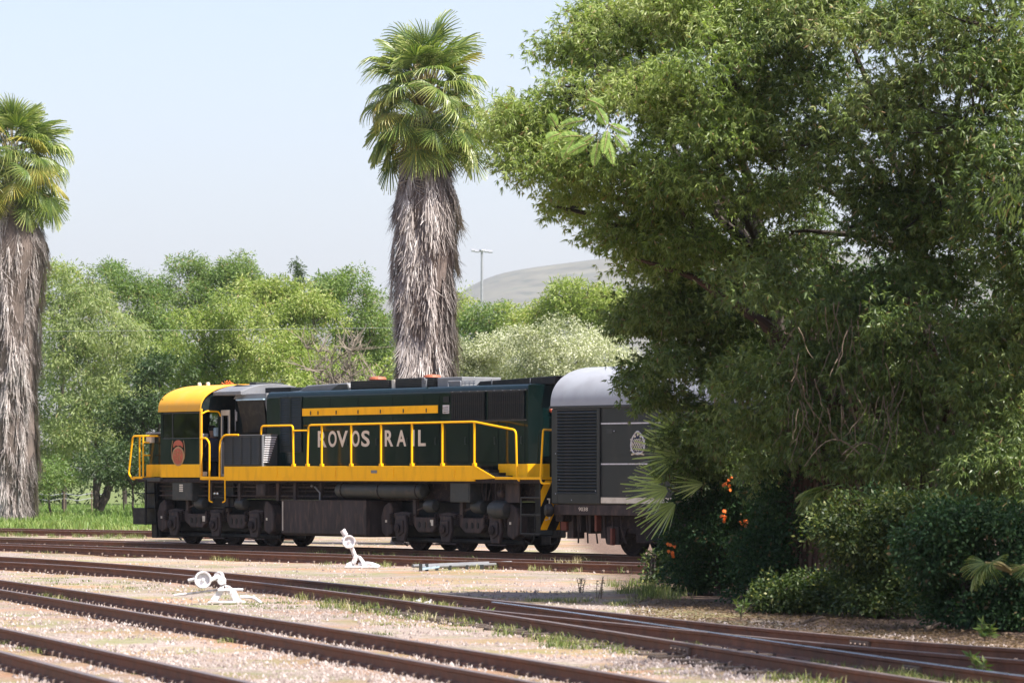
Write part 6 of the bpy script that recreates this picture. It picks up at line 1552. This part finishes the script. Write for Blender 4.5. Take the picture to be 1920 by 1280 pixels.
B = [(1480, 140, 56, 130, 120), (1600, 60, 55, 140, 120), (1740, 80, 54, 140, 130), (1880, 60, 53, 130, 130), (1560, 260, 55, 110, 100), (1690, 230, 54, 120, 100), (1830, 230, 53, 120, 110), (1470, 330, 57, 90, 80), (1760, 370, 54, 130, 100), (1900, 370, 52, 110, 110), (1640, 400, 55, 100, 80), (1500, 430, 58, 80, 60), (1990, 200, 54, 110, 140)]
B2 = [(1560, 520, 57, 90, 60), (1680, 520, 55, 110, 90), (1800, 520, 54, 110, 90), (1920, 540, 53, 110, 110), (1740, 640, 55, 100, 75), (1860, 680, 53, 110, 100), (1640, 640, 57, 80, 60), (1480, 560, 60, 70, 80), (1500, 700, 61, 70, 70), (1780, 760, 55, 90, 60), (1930, 780, 53, 90, 80), (1620, 700, 59, 70, 60), (1480, 800, 60, 60, 40), (1450, 540, 55.5, 70, 50), (1540, 600, 55.2, 60, 55), (1490, 690, 55.8, 55, 50), (1600, 690, 55, 50, 50), (1420, 740, 56.5, 60, 45), (1680, 620, 53.8, 60, 60), (1690, 760, 58.5, 70, 60), (1600, 820, 59.5, 50, 40), (1860, 850, 55.5, 90, 50), (1700, 860, 58.5, 80, 40), (1990, 450, 53, 100, 200)]
def mk(lst, dep=1.05, sh=16): return [blob(x, y, Y, max(16, rx - sh), max(16, ry - sh * .7), dep) for x, y, Y, rx, ry in lst]
tA = tree('willow_like_tree', 'large sunlit willow-like tree whose crown hangs over the coach', gA, mk(A), 5600, 40, .27, .100, .021, 'karee', .20, 'bark', limbs=14, twigs=260, droop=.9, tf=1.1, thr=.2, amp=.3, shell=.6, pr=.50, pd=.85, spray=8)
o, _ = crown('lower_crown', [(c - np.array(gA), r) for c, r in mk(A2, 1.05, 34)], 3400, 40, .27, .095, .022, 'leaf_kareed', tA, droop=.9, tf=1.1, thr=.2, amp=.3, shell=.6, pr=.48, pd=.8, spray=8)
gBt = gp(1735, 57)
tB = tree('willow_like_tree', 'large dark willow-like tree filling the right edge of the picture', gBt, mk(B), 5000, 40, .27, .100, .021, 'kareeb', .18, 'bark', limbs=12, twigs=200, droop=.9, tf=1.1, thr=.2, amp=.3, shell=.6, pr=.50, pd=.85, spray=8)
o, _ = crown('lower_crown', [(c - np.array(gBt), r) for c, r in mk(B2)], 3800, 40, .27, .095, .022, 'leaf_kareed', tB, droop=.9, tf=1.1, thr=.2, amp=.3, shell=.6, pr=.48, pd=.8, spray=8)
tree('broadleaf_tree', 'dark tree behind the big crowns, in front of the coach', gp(1700, 67), [blob(x, y, 67 + dy, rx, ry, .8) for x, y, dy, rx, ry in ((1560, 620, 0, 90, 90), (1700, 560, 0, 110, 110), (1850, 600, 0, 110, 120), (1960, 700, 0, 90, 120), (1640, 760, 0, 110, 90), (1800, 800, 0, 110, 90), (1500, 820, 0, 70, 70), (1900, 880, 0, 100, 80), (1680, 900, 0, 110, 70), (1420, 880, 0, 60, 60))], 1500, 28, .42, .14, .05, 'dark', .15, group=None, limbs=5, twigs=10, droop=.5, pr=.6)
# foliage hanging in front of the stems, down to the hedge
B3 = [(1490, 740, 55.4, 60, 34), (1560, 690, 55.0, 60, 36), (1640, 760, 54.4, 60, 40), (1720, 800, 54.0, 60, 44), (1800, 850, 53.4, 60, 40), (1690, 700, 54.2, 60, 40), (1620, 840, 54.6, 44, 30), (1750, 720, 53.8, 60, 40), (1870, 820, 52.8, 60, 50), (1820, 760, 53.2, 50, 40), (1570, 800, 55.2, 40, 26), (1440, 800, 56.4, 50, 30), (1680, 880, 54.0, 50, 30), (1390, 720, 57, 50, 40), (1500, 860, 55.6, 46, 26), (1590, 890, 55.0, 50, 26), (1770, 900, 53.4, 56, 30), (1860, 900, 52.6, 60, 40), (1930, 860, 52.0, 50, 50), (1420, 870, 57, 50, 26), (1350, 830, 58, 50, 30), (1940, 950, 51.6, 40, 40)]
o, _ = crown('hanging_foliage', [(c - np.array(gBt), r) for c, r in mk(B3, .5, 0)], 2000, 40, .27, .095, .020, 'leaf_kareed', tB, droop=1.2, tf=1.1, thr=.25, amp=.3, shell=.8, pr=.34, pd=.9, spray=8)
# heavy limbs seen inside the crowns
mb = MB()
def wl(x, y, Y, g): return W(x, y, Y) - g
limb(mb, wl(1570, 900, 58.6, gA), wl(1530, 700, 58.4, gA), .24, .18, 10); limb(mb, wl(1530, 700, 58.4, gA), wl(1500, 560, 58, gA), .16, .11, 9); limb(mb, wl(1500, 560, 58, gA), wl(1455, 500, 57.5, gA), .15, .08, 7)
limb(mb, wl(1560, 700, 58.4, gA), wl(1600, 560, 57.6, gA), .12, .08, 9); limb(mb, wl(1600, 560, 57.6, gA), wl(1540, 480, 57.4, gA), .10, .06, 7); limb(mb, wl(1480, 640, 58, gA), wl(1300, 520, 58, gA), .10, .05, 7); limb(mb, wl(1300, 520, 58, gA), wl(1180, 480, 58, gA), .05, .02, 6)
limb(mb, wl(1520, 760, 58.2, gA), wl(1430, 600, 58, gA), .14, .08, 8)
mb.build('bough', 'barkr', tA)
mb = MB()
limb(mb, wl(1716, 950, 54.8, gBt), wl(1694, 880, 54.6, gBt), .10, .08, 9); limb(mb, wl(1790, 900, 55, gBt), wl(1765, 690, 54.6, gBt), .12, .10, 9); limb(mb, wl(1660, 800, 55, gBt), wl(1625, 710, 55, gBt), .08, .06, 8); limb(mb, wl(1760, 690, 54.6, gBt), wl(1700, 560, 54, gBt), .09, .05, 8)
mb.build('bough', 'barkr', tB)
# hanging dry twigs under the crowns
tw = MB(); mb = tw
for i in range(170):
    x = random.uniform(1480, 1860); y = random.uniform(560, 820); Y = random.uniform(53.0, 55.2); p = W(x, y, Y) - gBt; k = Y / F
    a = random.uniform(-.6, .6); pts = [p]
    for j in range(6): pts.append(pts[-1] + Vector(((a * .8 + random.gauss(0, .18)) * 12 * k, random.gauss(0, .03), -random.uniform(.5, 1) * 20 * k * (1 - .1 * j))))
    mb.tube(pts, [.009, .008, .007, .006, .006, .005, .003], 3)
mb.build('hanging_twigs', 'twig', tB, stuff=True)
for i in range(9):
    x = random.uniform(1560, 1850); y = random.uniform(800, 880); Y = random.uniform(53.2, 55); k = Y / F; p = W(x, y, Y) - gBt; s_ = random.choice((-1, 1)); Lp = random.uniform(40, 110) * k; pts = []
    for j in range(9): t = j / 8; pts.append(p + Vector((s_ * Lp * t, 0, Lp * .45 * math.sin(math.pi * t * .9) - Lp * .35 * t)))
    mb = MB(); mb.tube(pts, [.013 - .001 * j for j in range(9)], 5); mb.build('dead_branch', 'twig', tB)

# feathery bright sprig hanging from the left crown (big compound leaves)
M['sprig'] = leafmat('brightened compound leaf', [(0, (0.16, 0.28, 0.05)), (1, (0.36, 0.48, 0.12))], trans=.4)  # colour brightened to make up for the crown's shade
P_, D_, L_, W_ = [], [], [], []
mb = MB(); gS = W(1120, 235, 55.0) 
for (x, y, ang, ln) in ((1100, 186, -20, 34), (1118, 200, -60, 40), (1100, 225, 190, 50), (1140, 232, -25, 48), (1120, 250, 215, 60), (1135, 255, -75, 58), (1150, 250, -50, 46), (1105, 268, 205, 46), (1122, 262, -100, 50), (1075, 262, 240, 40), (1052, 250, 200, 30), (1140, 240, -100, 52), (1090, 255, 180, 40), (1045, 240, 120, 30)):
    b = W(x, y, 55.2); k = 55.2 / F; d = Vector((math.cos(R(ang)), random.uniform(-.3, .1), math.sin(R(ang)))).normalized(); mb.tube([b, b + d * ln * k * .5, b + d * ln * k + Vector((0, 0, -.03))], [.008, .006, .003], 4)
    for i in range(16):
        t = .12 + .88 * i / 16
        for sg in (-1, 1):
            sd = d.cross(Vector((0, 1, 0))).normalized() * sg; P_.append(tuple(b + d * ln * k * t)); D_.append(tuple(sd * .8 + d * .55)); L_.append(.105 * math.sin(math.pi * (.15 + .8 * t))); W_.append(.024)
st_ = mb.build('sprig_stalk', 'petiole', tA, stuff=True); st_.location = -gA
for k_ in range(0, len(P_), 32):
    q_ = slice(k_, k_ + 32)
    lf_ = leaves('sprig', np.array(P_[q_]), np.array(D_[q_]), np.array(L_[q_]), np.array(W_[q_]), RNG.random(len(P_[q_])), 'sprig', tA, Nn=np.tile(np.array([[0., -1., .35]]), (len(P_[q_]), 1))); lf_.location = -gA

# stout shaggy palm trunk inside the thicket
root = empty('fan_palm', gp(1545, 57.2)); tag(root, 'stout shaggy palm trunk standing in shade under the big crown', 'palm tree')
mb = MB(); mb.tube([(0, 0, z) for z in (-.1, 1.5, 2.6, 4.0)], [.50, .46, .42, .25], 16); mb.build('trunk', 'core', root, smooth=True)
n = 2600; ang = RNG.random(n) * 6.283; Pz = .3 + 2.9 * RNG.random(n); rr_ = .46 + .1 * RNG.random(n); Lh = .3 + .6 * RNG.random(n)
V = np.empty((n, 4, 3)); w_ = .012 + .02 * RNG.random(n)
for j, t in enumerate((0, 1)):
    x = np.cos(ang) * (rr_ + .08 * t); y = np.sin(ang) * (rr_ + .08 * t); z = np.maximum(Pz - Lh * t, .02)
    V[:, 2 * j] = np.stack([x - np.sin(ang) * w_, y + np.cos(ang) * w_, z], 1); V[:, 2 * j + 1] = np.stack([x + np.sin(ang) * w_, y - np.cos(ang) * w_, z], 1)
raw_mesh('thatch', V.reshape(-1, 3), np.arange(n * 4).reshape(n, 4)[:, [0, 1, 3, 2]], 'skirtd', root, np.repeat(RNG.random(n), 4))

# hedge: separate shrubs along the track
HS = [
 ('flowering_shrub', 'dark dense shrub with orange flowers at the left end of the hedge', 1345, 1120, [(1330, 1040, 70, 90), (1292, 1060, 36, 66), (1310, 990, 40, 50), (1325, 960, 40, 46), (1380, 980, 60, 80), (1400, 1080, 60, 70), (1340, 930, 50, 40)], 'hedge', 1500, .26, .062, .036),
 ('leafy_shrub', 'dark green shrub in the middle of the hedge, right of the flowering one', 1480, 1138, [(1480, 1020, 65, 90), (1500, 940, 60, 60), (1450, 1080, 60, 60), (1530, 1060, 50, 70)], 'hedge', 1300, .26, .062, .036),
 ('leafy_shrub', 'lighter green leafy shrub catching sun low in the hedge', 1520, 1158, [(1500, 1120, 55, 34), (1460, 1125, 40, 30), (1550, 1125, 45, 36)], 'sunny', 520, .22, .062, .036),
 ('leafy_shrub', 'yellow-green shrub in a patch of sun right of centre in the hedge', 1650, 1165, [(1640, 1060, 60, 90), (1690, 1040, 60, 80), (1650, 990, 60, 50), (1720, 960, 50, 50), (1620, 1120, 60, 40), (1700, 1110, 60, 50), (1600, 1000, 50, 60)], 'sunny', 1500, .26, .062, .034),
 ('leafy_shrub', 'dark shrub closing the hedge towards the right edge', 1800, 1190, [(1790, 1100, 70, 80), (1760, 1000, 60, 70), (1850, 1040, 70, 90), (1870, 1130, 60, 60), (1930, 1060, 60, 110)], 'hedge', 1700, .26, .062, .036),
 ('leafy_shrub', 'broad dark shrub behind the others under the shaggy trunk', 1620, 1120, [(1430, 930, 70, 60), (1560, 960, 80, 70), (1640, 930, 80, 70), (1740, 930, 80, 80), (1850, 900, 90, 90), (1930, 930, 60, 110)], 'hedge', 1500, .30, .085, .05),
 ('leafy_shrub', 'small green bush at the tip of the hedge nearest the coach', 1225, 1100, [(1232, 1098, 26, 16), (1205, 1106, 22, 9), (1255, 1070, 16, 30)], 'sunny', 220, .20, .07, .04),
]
for nm, lb, bx, by, bl, mt, ncl, rc, L_, W_ in HS:
    g = G(bx, by - 6); Yb = g.y + (2.2 if 'behind the others' in lb else .9 - 1.0 * ('orange flowers' in lb))
    base = Vector(((bx - CX) / F * Yb, Yb, 0))
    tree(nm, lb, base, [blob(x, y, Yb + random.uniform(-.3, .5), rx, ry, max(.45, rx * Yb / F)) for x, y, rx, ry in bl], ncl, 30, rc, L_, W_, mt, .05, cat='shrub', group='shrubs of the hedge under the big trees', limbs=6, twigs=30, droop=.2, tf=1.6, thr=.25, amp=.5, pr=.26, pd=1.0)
# orange trumpet flowers on the first shrub and beyond
fl = MB(); src = bpy.data.objects['flowering_shrub']
tgt = [o for o in bpy.data.objects if o.get('label', '').startswith('dark dense shrub')][0]
for (x, y, n_) in ((1363, 906, 7), (1357, 964, 8), (1397, 982, 5), (1511, 1000, 7), (1512, 1014, 6), (1260, 1038, 5), (1432, 1078, 4), (1563, 1070, 3), (1256, 1020, 3), (1473, 1040, 4)):
    for i in range(n_):
        Yf = tgt.location.y - (.9 if x < 1450 else 1.4); p = W(x + random.gauss(0, 4), y + random.gauss(0, 4), Yf) - tgt.location
        fl.lathe([(.006, 0), (.012, .03), (.028, .055), (.03, .06)], p, (random.gauss(0, 1), -1, random.gauss(0, .6)), 6)
fl.build('blossom', 'flower', tgt)
# leaf litter pieces
n = 16000; x = RNG.uniform(1180, 1960, n); y = np.interp(x, [1100, 1250, 1920], [1120, 1135, 1205]) + RNG.uniform(-16, 42, n)
Y = F * ZC / (y - HY); P = np.stack([(x - CX) / F * Y, Y, np.full(n, .005)], 1); D = rand_dirs(n); D[:, 2] *= .15
Nn = np.tile(np.array([[0, 0, 1.]]), (n, 1)) + rand_dirs(n) * .5
o = leaves('leaf_litter', P, D, .03 + .05 * RNG.random(n), .015 + .02 * RNG.random(n), RNG.random(n), 'leaf_deadleaf', None, Nn); tag(o, 'brown fallen leaves strewn below the hedge', 'leaf litter', kind='stuff')

# ================================================================== AIR
mb = MB(); mb.box(-8200, 8200, -8, 13000, -1.2, 760); hz_ = mb.build('haze', 'white'); hz_['kind'] = 'stuff'
m = bpy.data.materials.new('haze air'); m.use_nodes = True; n = m.node_tree; n.nodes.clear()
ou = n.nodes.new('ShaderNodeOutputMaterial'); pv = n.nodes.new('ShaderNodeVolumePrincipled'); pv.inputs['Density'].default_value = 0.00008
pv.inputs['Color'].default_value = (0.90, 0.94, 1.0, 1); pv.inputs['Anisotropy'].default_value = 0.3
n.links.new(pv.outputs[0], ou.inputs['Volume']); hz_.data.materials.clear(); hz_.data.materials.append(m)
tag(hz_, 'thin pale haze softening the distant hill', 'haze')
